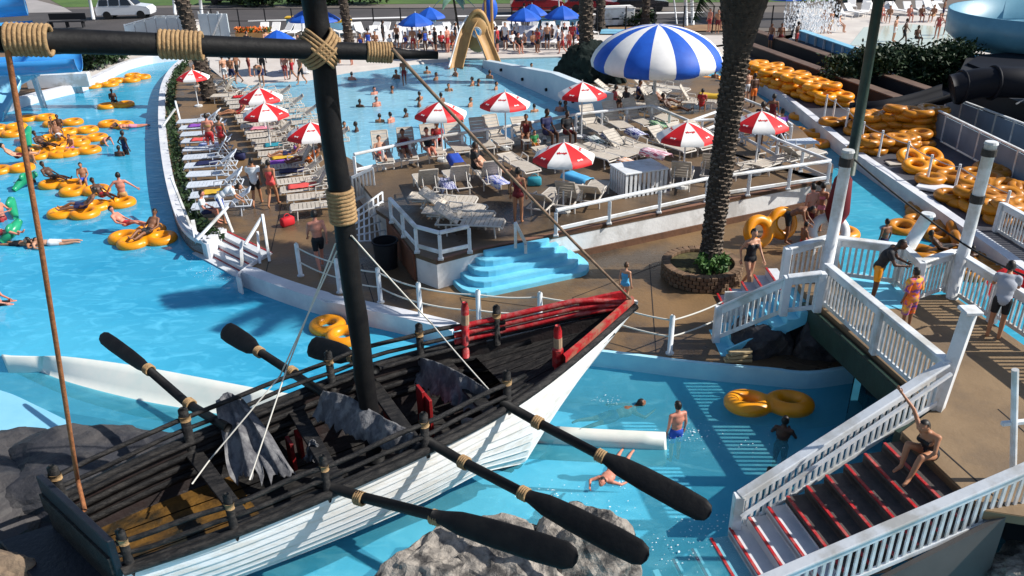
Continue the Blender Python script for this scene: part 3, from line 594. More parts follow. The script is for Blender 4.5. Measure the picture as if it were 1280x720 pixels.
# -- rope fence along the pool
fence = [(376, 345), (425, 366), (476, 378), (526, 398), (599, 408), (675, 411), (757, 420), (837, 442), (899, 400)]
fp = [P(u, v, 0) for u, v in fence]; pm = None; names = ['beside the pool stairs at the left end of', 'behind the mast in', 'right of the black mast in', 'below the trash can in', 'below the blue steps in', 'above the red bow rails in', 'behind the bow tip in', 'nearest the blue stairs in']
for p, nm in zip(fp[:-1], names):
    t = thing('rope_post', f'white post {nm} the rope fence', 'post', p, 0, 'white posts of the rope fence')
    if pm is None:
        bm = B(); tube(bm, [(0, 0, 0), (0, 0, .98), (0, 0, 1.02)], [.062, .062, .03], 12); q = O('shaft', bm, M['white'], t, True); pm = q.data
        q2 = O('foot', tube(B(), [(0, 0, 0), (0, 0, .03)], .10, 10), M['white'], t).data
    else: O('shaft', pm, None, t); O('foot', q2, None, t)
for z, nm in ((.88, 'upper'), (.45, 'lower')):
    rope('fence_rope', f'{nm} pale rope strung along the white fence posts', [p+Vector((0, 0, z)) for p in fp[:-1]]+[fp[-1]+Vector((-.05, -.6, z))], .02, M['cord'], .05, 6)
# -- pool stairs on the left
ps = thing('pool_stairs', 'pool entry stairs with red edged white steps at the left deck', 'stairs', P(290, 325, 0))
A1, A2 = P(284, 290), P(338, 316); dn = (P(255, 340)-P(300, 300)); dn.z = 0; dn = Vector((-(A2-A1).y, (A2-A1).x, 0)).normalized(); dn = -dn if dn.y > 0 else dn
X = Matrix(((A2-A1).normalized(), dn, Vector((0, 0, 1)))).transposed(); LW = (A2-A1).length
for i in range(6):
    c = (A1+A2)/2+dn*(.30*i+.15)-Vector((0, 0, .13*i+.10-.05))
    s_ = O('step', box(B(), c-ps.location, (LW+.25, .30, .16), X), M['wtread'], ps)
    O('nosing', box(B(), c-dn*.13+Vector((0, 0, .085))-ps.location, (LW+.22, .06, .02), X), M['red'], s_)
O('cheek_wall', W(kerb(B(), spline([P(252, 306), P(262, 310), P(284, 291)], 4), .28, -.6, .20, .06), ps), M['coping'], ps)
O('cheek_wall', W(kerb(B(), spline([P(338, 318), P(318, 330), P(296, 346), P(300, 352)], 4), .05, -.6, .10, .02), ps), M['coping'], ps)
def pipe_rail2(label, l, zz):
    pts = [P(u, v, z) for (u, v), z in zip(l, zz)]
    t = thing('handrail', label, 'railing', Vector((pts[0].x, pts[0].y, 0))); bm = B()
    for a, b in zip(pts, pts[1:]): beam(bm, a-t.location, b-t.location, .085, .085, .015)
    O('rail', bm, M['white'], t)
    return t, pts
t, _ = pipe_rail2('white handrail on the near side of the pool stairs', [(328, 268), (337, 327)], (1.0, 0)); k = t.location
O('rail', beam(B(), P(327, 272, .92)-k, P(306, 306, .35)-k, .085, .085, .015), M['white'], t); O('post', beam(B(), P(301, 301, .35)-k, P(303, 335, -.3)-k, .085, .085), M['white'], t); O('post', beam(B(), P(322, 290, .5)-k, P(325, 330, 0)-k, .07, .07), M['white'], t)
t, _ = pipe_rail2('white handrail on the far side of the pool stairs', [(273, 246), (291, 291)], (1.05, 0)); k = t.location
O('rail', beam(B(), P(285, 258, .95)-k, P(246, 300, .25)-k, .085, .085, .015), M['white'], t); O('post', beam(B(), P(241, 276, .5)-k, P(246, 303, .0)-k, .12, .12), M['white'], t)
pipe_rail2('leaning white pole in the planting strip by the pool stairs', [(214, 222), (243, 296)], (1.0, .05))
t, _ = pipe_rail2('white rail post at the top of the left deck loungers', [(219, 126), (227, 158)], (1.1, 0)); k = t.location
O('rail', beam(B(), P(219, 136, .95)-k, P(203, 158, .3)-k, .085, .085, .015), M['white'], t)
# ================================================================== BOAT
zb, zm, zt = .70, 1.36, 2.0
tip = P(792, 383, zt); stc = (P(148, 716, zb)+P(68, 632, zb))/2; ax = tip-stc; ax.z = 0; BL = ax.length; ax.normalize(); pr = Vector((-ax.y, ax.x, 0)); brz = math.atan2(ax.y, ax.x)
boat = thing('rowing_ship', 'white and black wooden ship prop with red bow rails and one mast', 'boat', (stc.x, stc.y, 0), brz)
def Lc(p): q = Vector(p)-Vector((stc.x, stc.y, 0)); return Vector((q.dot(ax), q.dot(pr), q.z))
def lin(x, T):
    for (a, b), (c, d) in zip(T, T[1:]):
        if x <= c: return b+(d-b)*(x-a)/(c-a)
    return T[-1][1]
def sm(x, T, e=.05): return (lin(max(0, x-e), T)+lin(x, T)*2+lin(min(1, x+e), T))/4
HB = [(0, 1.08), (.06, 1.2), (.13, 1.33), (.25, 1.43), (.4, 1.50), (.5, 1.47), (.6, 1.35), (.7, 1.13), (.8, .80), (.9, .42), (.96, .17), (1, .0)]
SH = [(0, .70), (.1, .84), (.2, .97), (.3, 1.10), (.4, 1.23), (.5, 1.35), (.6, 1.42), (.7, 1.52), (.8, 1.66), (.9, 1.83), (1, 2.0)]
def hb(s): return sm(s, HB, .04) if s < .97 else lin(s, HB)
def sh(s): return sm(s, SH)
nC = Vector((-ax.y, ax.x, 0)); foot = Lc(PV(640, 583, stc, nC)); ff = foot.x/BL
def keel(s):
    if s < ff: return lin(s, [(0, -.60), (.2, -.50), (.5, -.33), (ff-.12, -.22), (ff, foot.z)])
    return foot.z+(zt-foot.z)*((s-ff)/(1-ff))**.92
def hp(s, side, t):
    """hull point: t 0 keel, 1 gunwale"""
    k = keel(s); g = sh(s) if s < 1 else zt; wdt = max(.0, hb(s))*(math.sin(min(1, t*1.06)*math.pi/2)**(.20 if s < .6 else .20+1.0*(s-.6)/.4))*(.93+.07*t)
    wdt = max(wdt, .03); return Vector((s*BL, side*wdt, k+(g-k)*t))
SS = [i/36 for i in range(37)]
edges = [.20, .30, .40, .50, .60, .70, .80, .90, 1.0]
for side in (-1, 1):
    for j in range(len(edges)-1):
        t0, t1 = edges[j], edges[j+1]; rows = []
        for s in SS:
            a = hp(s, side, t0); b = hp(s, side, t1); o_ = Vector((0, side*.030, 0)); i_ = Vector((0, -side*.02, 0))
            rows.append([b+i_, b+Vector((0, side*.001, 0)), a+o_+Vector((0, 0, .006)), a+o_-Vector((0, 0, .016)), a-Vector((0, 0, .016))+i_])
        bm = B(); loft(bm, rows); O('plank', bm, M['hullw'], boat)
    rows = [[hp(s, side, t)+Vector((0, side*.012, 0)) for t in (.0, .06, .12, .18, .215)] for s in SS]
    bm = B(); loft(bm, rows); O('keel_plank', bm, M['dark'], boat)
    # inner lining
    rows = [[hp(s, side, t)-Vector((0, side*min(.06, hb(s)*.5), 0)) for t in (.2, .45, .7, .985)] for s in SS[:-1]]
    bm = B(); loft(bm, rows); O('lining', bm, mat('inner_lining', (.012, .011, .011), (.028, .018, .017), 1.2, .6, .4, 9, c3=(.022, .012, .011), s3=.8), boat)
    # wale (black rubbing strake) and gunwale cap
    bm = B(); tube(bm, [hp(s, side, 1)+Vector((0, side*.03, .03)) for s in SS], .085, 8, flat=[(1, .85)]*37); O('gunwale', bm, M['dark'], boat, True)
    for tt in (.86, .74, .62) if side > 0 else ():
        bm = B(); tube(bm, [hp(s, side, tt)-Vector((0, .10, 0)) for s in SS[:30]], .045, 6, flat=[(1, 1.6)]*30); O('stringer', bm, M['dark'], boat, True)
    bm = B(); tube(bm, [hp(s, side, 1)*1+Vector((0, -side*.12, .02)) for s in SS[:27]], .05, 6); O('stringer', bm, M['dark'], boat, True)
bm = B(); tube(bm, [hp(ff+(1-ff)*i/8, 1, 0)*1+Vector((.02, -.03, 0)) for i in range(9)]+[Vector((BL+.05, 0, zt+.12))], .055, 6); O('stem', bm, M['hullw'], boat, True)
bm = B(); tube(bm, [Vector((s*BL, 0, keel(s)-.05)) for s in [i*ff/10 for i in range(11)]], .09, 6); O('keel', bm, M['dark'], boat)
# floor: boards
for i in range(9):
    y0 = -1.1+i*.245; bm = B(); rows = []
    for s in [.02+k*.056 for k in range(12)]:
        wd = hb(s)*(.80 if s < .5 else .80-.5*(s-.5)); ya, yb_ = max(-wd, min(wd, y0)), max(-wd, min(wd, y0+.235)); z = keel(s)+.66+.02*math.sin(i*2.1); rows.append([Vector((s*BL, ya, z)), Vector((s*BL, yb_, z))])
    loft(bm, rows[:5]); O('floor_board', bm, M['mud'], boat); bm = B(); loft(bm, rows[4:]); O('floor_board', bm, M['dark'], boat)
# foredeck planks (black) inside the bow
for i in range(7):
    bm = B(); rows = []
    for s in [.70+k*.035 for k in range(8)]:
        wd = hb(s)*.93; a = -wd+2*wd*i/7; b = -wd+2*wd*(i+.93)/7; rows.append([Vector((s*BL, a, sh(s)-.28)), Vector((s*BL, b, sh(s)-.28))])
    loft(bm, rows); O('foredeck_plank', bm, M['dark'], boat)
# transom
for k in range(4):
    z0 = -.42+k*.36; wz = [.35, .85, 1.02, 1.08][k]; O('transom_board', box(B(), (-.03-.02*k, 0, z0+.18), (.07, wz*2, .345), bev=.01), M['dark'], boat)
O('stern_step', box(B(), (-.46, .0, .16), (.80, 2.2, .36), bev=.02), mat('stern_black', (.006, .008, .014), (.010, .012, .02), 3, .5, .3, 12), boat)
O('stern_board', box(B(), (-.02, 0, zb+.22), (.11, 2.22, .86), bev=.015), MATS['stern_black'], boat)
# rails and stanchions
def railz(s, hgt): return sh(s)+hgt
for side, send in ((-1, .70), (1, .76)):
    sts = [.015, .17, .33, .5, .66] if side < 0 else [.015, .20, .43, .60, .745]
    for hgt, r in ((.52, .045), (.28, .042)):
        pts = [Vector((s*BL, side*(hb(s)-.05+.02*math.sin(s*40)), railz(s, hgt*(1 if s < .62 else max(.1, 1-(s-.62)*2.6)))+.012*math.sin(s*33+hgt*9))) for s in [.0+k*send/24 for k in range(25)]]
        O('rail', tube(B(), pts, r, 7), M['dark'], boat, True)
    for s in sts:
        q = O('stanchion', tube(B(), [(s*BL, side*(hb(s)-.05), sh(s)-.15), (s*BL, side*(hb(s)-.05), sh(s)+.70), (s*BL, side*(hb(s)-.05), sh(s)+.74)], [.075, .075, .04], 9), M['dark'], boat, True)
        O('lashing', tube(B(), [(s*BL, side*(hb(s)-.05), sh(s)+.47), (s*BL, side*(hb(s)-.05), sh(s)+.57)], .09, 9), M['rope'], q, True)
# thwarts
for s in (.20, .36, .50, .64):
    O('thwart', box(B(), (s*BL, 0, sh(s)-.22), (.26, 2*hb(s)*.94, .06), bev=.01), M['dark'], boat)
for s, y, h in ((.56, .35, .95), (.565, .15, .85), (.33, .7, .6), (.35, .95, .5), (.5, .5, .7)):
    O('red_panel', box(B(), (s*BL, y, keel(s)+.66+h/2), (.07, .30, h), bev=.01), M['redin'], boat)
# red bow rails (far side): three rails; near bow plank; red posts
for hgt in (.12, .27, .43):
    pts = [Vector((s*BL, hb(s)-.04+.0*s, sh(s)+hgt*(1-max(0, s-.9)*7))) for s in [.665+k*.032 for k in range(11)]]
    O('bow_rail', tube(B(), pts, .062, 8), M['red'], boat, True)
for hgt in (.10,):
    rows = []
    for k in range(9):
        s = .795+k*.0255; y = -hb(s); z = sh(s)+.06; rows.append([Vector((s*BL, y-.02, z-.03)), Vector((s*BL, y-.02, z+.17)), Vector((s*BL, y+.07, z+.19)), Vector((s*BL, y+.07, z-.03))])
    bm = B(); loft(bm, rows, True); O('bow_plank', bm, mat('worn_bow_red', (.45, .012, .016), (.34, .01, .014), 3, .5, .3, 14, c3=(.30, .16, .10), s3=2.), boat)
    rows = [[Vector((s*BL, hb(s)*.9+q, sh(s)+h_)) for q, h_ in ((0, -.05), (0, .40), (.05, .42), (.05, -.05))] for s in (.90, .93, .96, .985)]
    bm = B(); loft(bm, rows, True); O('bow_board', bm, M['red'], boat)
def redpost(u, v0, v1, side):
    # post standing on the gunwale
    p = Lc(PV(u, v1, boat.location+pr*side, nC)); h_ = Lc(PV(u-1, v0, boat.location+pr*side, nC))
    q = O('bow_post', tube(B(), [p, p.lerp(h_, .92), h_+Vector((0, 0, .02))], [.08, .08, .05], 10), M['red'], boat, True)
    m_ = p.lerp(h_, .62); O('worn_band', tube(B(), [m_, p.lerp(h_, .8)], .084, 10), mat('pale_worn', (.42, .30, .19), (.30, .2, .13), 8, .7), q)
redpost(582, 379, 446, hb(.67)-.12); redpost(698, 408, 474, -hb(.80)*.6)
O('red_peg', tube(B(), [Vector((.80*BL, -.47, 1.5)), Vector((.80*BL, -.47, 1.86))], .11, 8), M['red'], boat)
# mast and yard
mb = Lc(PV(460, 500, stc, nC)); mt_ = Lc(PV(388.5, -30, stc, nC)); dm = (mt_-mb).normalized(); lo_ = mb-dm*1.3
mast = O('mast', tube(B(), [lo_+(mt_-lo_)*(i/14)+Vector((.012*math.sin(i*1.7), .012*math.cos(i*2.3), 0)) for i in range(15)], [.172+.006*math.sin(i*2.9) for i in range(15)], 16), M['spar'], boat, True)
def onmast(v):  # point of the mast axis at picture height v
    a, b = 0., 1.
    for _ in range(40):
        m = (a+b)/2; q = lo_.lerp(mt_, m); wv = boat.location+ax*q.x+pr*q.y+Vector((0, 0, q.z)); r_ = wv-Vector((0, 0, CAMH)); y = 360-FPX*r_.dot(UV)/r_.dot(FV)
        if y > v: a = m
        else: b = m
    return lo_.lerp(mt_, m)
def wrap(parent, a, b, r, n, m=None, rr=None, name='rope_wrap'):
    a = Vector(a); b = Vector(b); d = (b-a); z = d.normalized(); x = z.cross(Vector((0, .3, 1))).normalized(); X = Matrix((x, z.cross(x), z)).transposed(); bm = B(); rr = rr or d.length/n*.55
    for i in range(n): torus(bm, a+d*((i+.5)/n), r+rr*.6, rr, 18, 6, X)
    return O(name, bm, m or M['rope'], parent, True)
wrap(mast, onmast(277), onmast(236), .172, 9)
def dirw(u, v, y):  # world point on the sight line at world depth y
    d = FV+RV*((u-640)/FPX)+UV*((360-v)/FPX); return Vector((0, 0, CAMH))+d*(y/d.y)
ym = onmast(62); ymw = boat.location+ax*ym.x+pr*ym.y+Vector((0, 0, ym.z)); yf = ymw.y-.27
yl = dirw(-70, 47, yf-2.2); yr = dirw(547, 69, yf+.5); ycs = [yl, dirw(100, 52, yf-1.55), dirw(240, 57, yf-.85), dirw(400, 62.5, yf), dirw(470, 65, yf+.25), dirw(510, 68, yf+.38), yr]
yard = O('yard', tube(B(), [Lc(p) for p in ycs], [.155, .148, .14, .128, .115, .065, .058], 14), M['spar'], boat, True)
def yw(u0, u1, v0, v1, dy, n, r): wrap(yard, Lc(dirw(u0, v0, yf+dy)), Lc(dirw(u1, v1, yf+dy+.1)), r, n)
yw(8, 64, 49, 50.5, -1.98, 9, .15); yw(199, 254, 55, 57.5, -1.05, 10, .145); yw(458, 490, 64.5, 66, .22, 9, .118)
bm = B()
for i in range(4):   # crossed lashing of yard and mast
    for sgn in (1, -1):
        z = (Vector((0, 0, .75))+(Lc(yr)-Lc(yl)).normalized()*.66*sgn).normalized(); x = z.cross(Vector((0, 0, 1)).cross(z)).normalized(); X = Matrix((x, z.cross(x), z)).transposed()
        torus(bm, Lc(ymw)*.5+Lc(dirw(398, 60, yf))*.5+z*.056*(i-1.5), .30, .026, 24, 6, X, 1.0)
O('lashing', bm, M['rope'], mast, True)
# the stern is cut skew: shear the after third of the hull
def shear(o):
    if o.name.split('.')[0] in ('mast', 'yard'): return
    if o.data:
        for v in o.data.vertices: v.co.x -= .40*v.co.y*max(0, 1-max(0, v.co.x)/(.38*BL))
    for ch in o.children: shear(ch)
shear(boat)
# oars
def oar(label, pts, blade, wraps, bw=.20, ys=None):
    """pts: [(u, v, world point depth y)] from the loom to the start of the blade, blade = end point"""
    ps_ = [dirw(*p) for p in pts]; e = dirw(*blade); t = thing('oar', label, 'oar', ps_[0], 0, 'black oars of the ship'); o0 = ps_[0]
    tube_pts = [p-o0 for p in ps_]; O('shaft', tube(B(), tube_pts, [.085]*len(ps_), 10), M['spar'], t, True)
    a = ps_[-1]-o0; b = e-o0; d = (b-a).normalized(); s_ = d.cross(Vector((FV.x, FV.y*.6, FV.z)).normalized()); L_ = (b-a).length
    prof = [(-.02, .085, .085), (.06, .11, .08), (.18, .165, .06), (.4, .19, .045), (.75, .20, .04), (.92, .185, .035), (.98, .13, .03), (1.0, .05, .02)]
    bm = B(); tube(bm, [a+d*L_*f for f, _, _ in prof], [1]*8, 14, flat=[(w_*bw/.2, h_) for _, w_, h_ in prof], up=d.cross(s_)); O('blade', bm, M['spar'], t, True)
    for u, v, y in wraps:
        c = dirw(u, v, y)-o0; wrap(t, c-d*.08, c+d*.08, .083, 4)
    return t
def yat(u, v, z): return P(u, v, z).y
y1 = yat(398, 603, 1.28); oar('nearest black oar reaching over the grey boulders', [(392, 602, y1+.1), (455, 622, y1-.35), (545, 645, y1-1.15)], (722, 699, y1-2.3), [(450, 623, y1-.33), (545, 647, y1-1.13)], .2)
y2 = yat(530, 549, 1.5); oar('middle black oar on the near side with pale rope ties', [(526, 546, y2+.1), (578, 577, y2-.45), (657, 618, y2-1.25)], (810, 697, y2-2.6), [(580, 578, y2-.45), (655, 617, y2-1.24)], .2)
y3 = yat(633, 505, 1.6); oar('far black oar on the near side with its blade over the swimmer', [(628, 503, y3+.1), (672, 528, y3-.4), (752, 570, y3-1.15)], (888, 643, y3-2.3), [(672, 528, y3-.42), (751, 570, y3-1.14)], .2)
y4 = yat(268, 522, 1.3); oar('black oar on the far side at the left with a pointed blade', [(285, 535, y4-.3), (235, 505, y4+.7), (188, 464, y4+1.6)], (126, 419, y4+2.9), [(186, 462, y4+1.62), (237, 505, y4+.66)], .15)
y5 = yat(385, 480, 1.5); oar('black oar on the far side left of the mast', [(412, 497, y5-.3), (362, 464, y5+.7), (322, 438, y5+1.5)], (279, 411, y5+2.3), [(324, 440, y5+1.46), (365, 465, y5+.65)], .21)
y6 = yat(452, 462, 1.5); oar('black oar on the far side mostly hidden by the mast', [(470, 462, y6-.2), (452, 452, y6+.4), (440, 446, y6+.8)], (386, 432, y6+1.5), [(441, 447, y6+.76)], .24)
# tarps draped over the thwarts
def tarp(label, grid, seed, lift=.3, thick=.012):
    """cloth hung over a thwart: rows of control points from its ridge down to its ragged hem"""
    rows = [spline([P(u, v, z+lift) for u, v, z in r], 14) for r in grid]; cols = [spline(c, 9) for c in zip(*rows)]; n = len(cols); bm = B(); sd = Vector((seed*3.1, seed*2.3, 0))
    view = Vector((-.15, -.75, .65)); out = []
    for i, c in enumerate(cols):
        m = len(c); q = []
        cut = .80+.2*noise.noise(Vector((i*.5, seed, 7)))
        for j, p in enumerate(c):
            f = j/(m-1)*cut; g = f*(m-1); k = min(int(g), m-2); p = c[k].lerp(c[k+1], g-k)
            fold = math.sin(i*.5+5*noise.noise(Vector((i*.13, f*1.2, 1))+sd)+seed)*.055*min(1, f*2.5+.15)
            q.append(p+view*(fold+.07*noise.noise(Vector((i*.2, f*2.2, 0))+sd)+.03*noise.noise(Vector((i*.7, f*7, 3))+sd))+Vector((.04, 0, 0))*noise.noise(Vector((i*.3, f*4, 5))+sd))
        out.append(q)
    loft(bm, [q+[p-view*.018 for p in q[::-1]] for q in out], True)
    return tag(O('tarp', bm, M['tarp'], smooth=True), label, 'tarp')
tarp('grey ragged tarp draped over the thwart left of the mast', [[(404, 488, 1.25), (432, 494, 1.32), (466, 514, 1.30), (505, 534, 1.26), (522, 546, 1.2)], [(394, 508, .95), (424, 520, 1.0), (458, 538, 1.02), (498, 555, .98), (516, 560, .95)], [(388, 530, .62), (418, 546, .62), (450, 560, .66), (490, 572, .66), (506, 574, .66)]], 2)
tarp('grey ragged tarp hanging on the thwart right of the mast', [[(522, 446, 1.35), (545, 452, 1.42), (576, 466, 1.42), (612, 488, 1.36)], [(520, 466, 1.0), (546, 478, 1.05), (574, 492, 1.05), (608, 504, 1.05)], [(518, 492, .65), (542, 505, .68), (566, 518, .7), (600, 520, .72)]], 5, .1)
tarp('narrow grey tarp over the stern thwart hanging to the bilge', [[(270, 502, 1.45), (284, 490, 1.5), (304, 499, 1.45)], [(277, 538, 1.05), (304, 530, 1.15), (334, 540, 1.05)], [(285, 580, .6), (322, 576, .72), (364, 584, .6)], [(298, 618, .3), (334, 622, .4), (378, 606, .3)]], 8, .1)
tarp('small grey tarp peak low in the boat behind the near rail', [[(386, 552, .95), (392, 549, 1.0), (398, 556, .95)], [(380, 566, .7), (392, 568, .7), (404, 568, .7)], [(376, 580, .45), (392, 584, .45), (408, 580, .45)]], 11, .1)
# rigging
ylw = dirw(9, 60, yf-2.1); rope('rope', 'rust brown rope hanging from the yard to the stern of the ship', [ylw, dirw(50, 300, (yf-2.1+stc.y)/2-.15), P(97, 600, zb+.75), P(106, 638, zb+.62)], .035, M['oldrope'], .0, 6)
yrw = dirw(490, 61, yf+.1); rope('rope', 'dark stay rope running from the yard end to the bow tip', [yrw, tip+Vector((0, 0, .1))], .028, mat('stay', (.12, .075, .05), (.22, .15, .10), 8, .8), .06, 16)
mw = lambda v: (lambda q: boat.location+ax*q.x+pr*q.y+Vector((0, 0, q.z)))(onmast(v))
rope('cord', 'pale thin cord from the mast wrap down to the bow thwart', [mw(290)+Vector((.12, -.15, 0)), P(540, 405, 2.35), P(612, 488, 1.5)], .014, M['cord'], .02)
rope('cord', 'pale thin cord from the mast to the stern bilge', [mw(310)+Vector((-.15, -.1, 0)), P(350, 470, 2.2), P(262, 575, 1.1), P(240, 605, .9)], .014, M['cord'], .0)
rope('cord', 'second pale thin cord slanting left of the mast', [mw(300)+Vector((-.15, -.12, 0)), P(358, 462, 2.3), P(312, 600, 1.0)], .014, M['cord'], .0)
# ================================================================== REPEATED THINGS
# -- red and white umbrellas
def canopy_panel(k, n, Rr, h, sag=.0, drop=.10, scal=.0):
    bm = B(); rows = []
    a0_, a1_ = 2*math.pi*k/n, 2*math.pi*(k+1)/n
    for i in range(6):
        f = i/5; r_ = Rr*(.03+.97*f); row = []
        for j in range(5):
            g = j/4; a = a0_+(a1_-a0_)*g; pull = 1-(1-math.cos(math.pi/n))*math.sin(math.pi*g)*1.0; z = h*(1-f**1.25)-sag*math.sin(math.pi*g)*f*.5
            row.append(Vector((math.cos(a)*r_*pull, math.sin(a)*r_*pull, z)))
        rows.append(row)
    rows.append([p*1.0+Vector((p.x*.012, p.y*.012, -drop-(scal*math.sin(math.pi*j/4)))) for j, p in enumerate(rows[-1])])
    loft(bm, rows); return bm
def scribble(bm, k, n, Rr, h, f0, w_, amp, sz, seed):
    rnd = random.Random(seed); a = 2*math.pi*(k+.5)/n; c = Vector((math.cos(a), math.sin(a), 0)); t_ = Vector((-c.y, c.x, 0)); pull = math.cos(math.pi/n)
    def on(x, y):
        f = f0+y; return c*(Rr*f*pull)+t_*x+Vector((0, 0, h*(1-f**1.25)+.012))
    pts = []
    for i in range(26):
        u = i/25; pts.append(on((u-.5)*w_, amp*math.sin(u*27+seed)*(.6+.4*math.sin(u*9))))
    for p, q in zip(pts, pts[1:]):
        d = (q-p).normalized().cross(c+Vector((0, 0, .9))).normalized()*sz; bm.faces.new([bm.verts.new(x) for x in (p-d, q-d, q+d, p+d)])
def umbrella(name, label, loc, Rr, h, top, n, mats, rz=0., group=None, scr=False, drop=.11, pole=.028):
    t = thing(name, label, 'umbrella', loc, rz, group)
    O('pole', tube(B(), [(0, 0, 0), (0, 0, top+.02)], pole, 8), M['white'], t); O('base', tube(B(), [(0, 0, 0), (0, 0, .08), (0, 0, .10)], [.24, .22, .05], 14), M['white'], t); O('finial', tube(B(), [(0, 0, top-.02), (0, 0, top+.10)], [.035, .015], 6), M['white'], t)
    for k in range(n):
        p = O('panel', canopy_panel(k, n, Rr, h, .03, drop), M[mats[k % len(mats)]], t, True); p.location = (0, 0, top-h)
        if scr:
            bm = B(); q = 'cwhite' if mats[k % len(mats)] == 'cred' else 'cred'
            if q == 'cred': scribble(bm, k, n, Rr, h, .55, .30*Rr, .045, .016, k)
            else: scribble(bm, k, n, Rr, h, .88, .20*Rr, .035, .014, k)
            O('print_mark', bm, M[q], p)
    bm = B(); 
    for k in range(n): a = 2*math.pi*k/n; tube(bm, [(0, 0, top-.03), (math.cos(a)*Rr*.97, math.sin(a)*Rr*.97, top-h-.02)], .012, 4)
    O('ribs', bm, M['steel'], t); return t
G = 'red and white umbrellas'
redu = umbrella('umbrella', 'red and white umbrella over the flat loungers in the middle of the platform', (0, 0, 0), .94, .42, 2.15, 8, ['cred', 'cwhite'], 0, G, True)
def utop(u, v, gz, top=2.15): p = P(u, v, gz+top); return Vector((p.x, p.y, gz))
ul = [((705, 178), PZ, .20, None), ((550, 127), PZ, .30, 'red and white umbrella crossed by the stay rope'), ((631, 115), PZ, .18, 'red and white umbrella in front of the wave pool wall'), ((728, 103), PZ, .55, 'red and white umbrella below the palm mound'), ((859, 153), PZ, .42, 'red and white umbrella just left of the thick palm trunk'), ((952, 139), PZ, .25, 'red and white umbrella just right of the thick palm trunk'),
      ((324, 110), 0, .5, 'red and white umbrella farthest up the left lounger row'), ((330, 129), 0, .75, 'red and white umbrella second up the left lounger row'), ((388, 153), 0, .6, 'red and white umbrella partly behind the mast'), ((238, 79), 0, .5, 'red and white umbrella left of the slender palm')]
for i, ((u, v), gz, rz, lb) in enumerate(ul):
    L_ = utop(u, v, gz)
    if i == 0: redu.location = L_; redu.rotation_euler = (0, 0, rz)
    else: dup(redu, L_, rz, lb, scale=.85 if i == 9 else None)
# big dome
bigc = P(823, 30, 4.55); big = thing('dome_canopy', 'large blue and white striped dome canopy on one post', 'canopy', (bigc.x, bigc.y, 0), R(-4))
O('pole', tube(B(), [(0, 0, 0), (0, 0, 4.5)], .07, 10), M['white'], big)
for k in range(16):
    bm = B(); rows = []; a0_, a1_ = 2*math.pi*(k-.5)/16-math.pi/2, 2*math.pi*(k+.5)/16-math.pi/2
    for i in range(11):
        f = i/10; r_ = 2.72*(.015+.985*math.sin(f*math.pi/2*.93)**.93); z = 4.52-1.32*(1-math.cos(f*math.pi/2))**.92-.10*f; row = []
        for j in range(5):
            g = j/4; a = a0_+(a1_-a0_)*g; row.append(Vector((math.cos(a)*r_, math.sin(a)*r_, z))*1.0+Vector((math.cos(a), math.sin(a), 0))*(.05*math.sin(math.pi*g)*f))
        rows.append(row)
    e = rows[-1]; rows.append([Vector((p.x*.985, p.y*.985, p.z-.22)) for p in e]); rows.append([Vector((p.x*.90, p.y*.90, p.z-.34)) for p in e])
    loft(bm, rows); O('panel', bm, M['cwhite' if k % 2 == 0 else 'cblue'], big, True)
bm = B()
for k in range(8): a = math.pi*k/4; tube(bm, [(0, 0, 3.3), (math.cos(a)*2.7, math.sin(a)*2.7, 2.85)], .03, 5)
O('struts', bm, M['white'], big)
# far blue umbrellas
GB = 'blue umbrellas on the far deck'; blu = None
for (u, v), rr, lb in [((379, 13), 1.1, 'blue umbrella just left of the mast above the yard'), ((404, 13), 1.1, 'blue umbrella just right of the mast'), ((346, 40), 1.15, 'blue umbrella low behind the yard left of the mast'), ((377, 41), .9, 'small blue umbrella touching the mast just above the yard'), ((519, 18), 1.15, 'blue umbrella nearer of the pair left of the tan slide'), ((537, 9), 1.1, 'blue umbrella farther of the pair left of the tan slide'), ((600, 9), 1.0, 'blue umbrella behind the tan slide'), ((655, 12), 1.15, 'blue umbrella nearest right of the tan slide'), ((665, 5), 1.1, 'blue umbrella farther back right of the tan slide'), ((703, 11), 1.2, 'blue umbrella left of the mound palm'), ((984, -4), 1.5, 'dark blue umbrella at the top beside the fountain')]:
    L_ = utop(u, v, 0, 2.3)
    if blu is None: blu = umbrella('umbrella', lb, L_, 1.1, .62, 2.3, 8, ['cblue'], 0, GB, drop=.08)
    else: dup(blu, L_, random.random(), lb, scale=rr/1.1)
# foam on the water
def foam(label, spots, seed, z):
    rnd = random.Random(seed); bm = B()
    for (u, v), r_, n in spots:
        c = P(u, v, z)
        for i in range(n//2):
            a = rnd.random()*6.283; d = r_*rnd.random()**.7; s = rnd.uniform(.004, .015)*(1.2-d/r_*.6); p = c+Vector((math.cos(a)*d*1.5, math.sin(a)*d, rnd.uniform(0, .012))); k = rnd.random()*3
            bm.faces.new([bm.verts.new(p+Vector((math.cos(k+j*1.05)*s*(1.6 if j % 3 == 0 else 1), math.sin(k+j*1.05)*s, 0))) for j in range(6)])
    o = O('foam', bm, mat('foam_white', (.75, .82, .86), None, 5, .6), kind='stuff'); o['label'] = label
foam('white foam round the bathers and the foot of the lower stairs', [((866, 540), .35, 120), ((830, 545), .25, 60), ((760, 500), .25, 60), ((780, 600), .3, 70), ((890, 660), .5, 130), ((850, 690), .5, 100), ((930, 560), .6, 60), ((760, 640), .5, 60), ((690, 620), .5, 50)], 1, -.378)
foam('white foam at the foot of the pool stairs and round the riders', [((262, 338), .5, 130), ((285, 345), .45, 120), ((240, 322), .4, 80), ((155, 240), .35, 70), ((185, 310), .4, 40), ((95, 280), .5, 40), ((110, 245), .4, 40), ((150, 185), .4, 40), ((75, 120), .5, 60), ((100, 118), .5, 60), ((40, 312), .4, 40), ((80, 200), .8, 60)], 2, -.392)
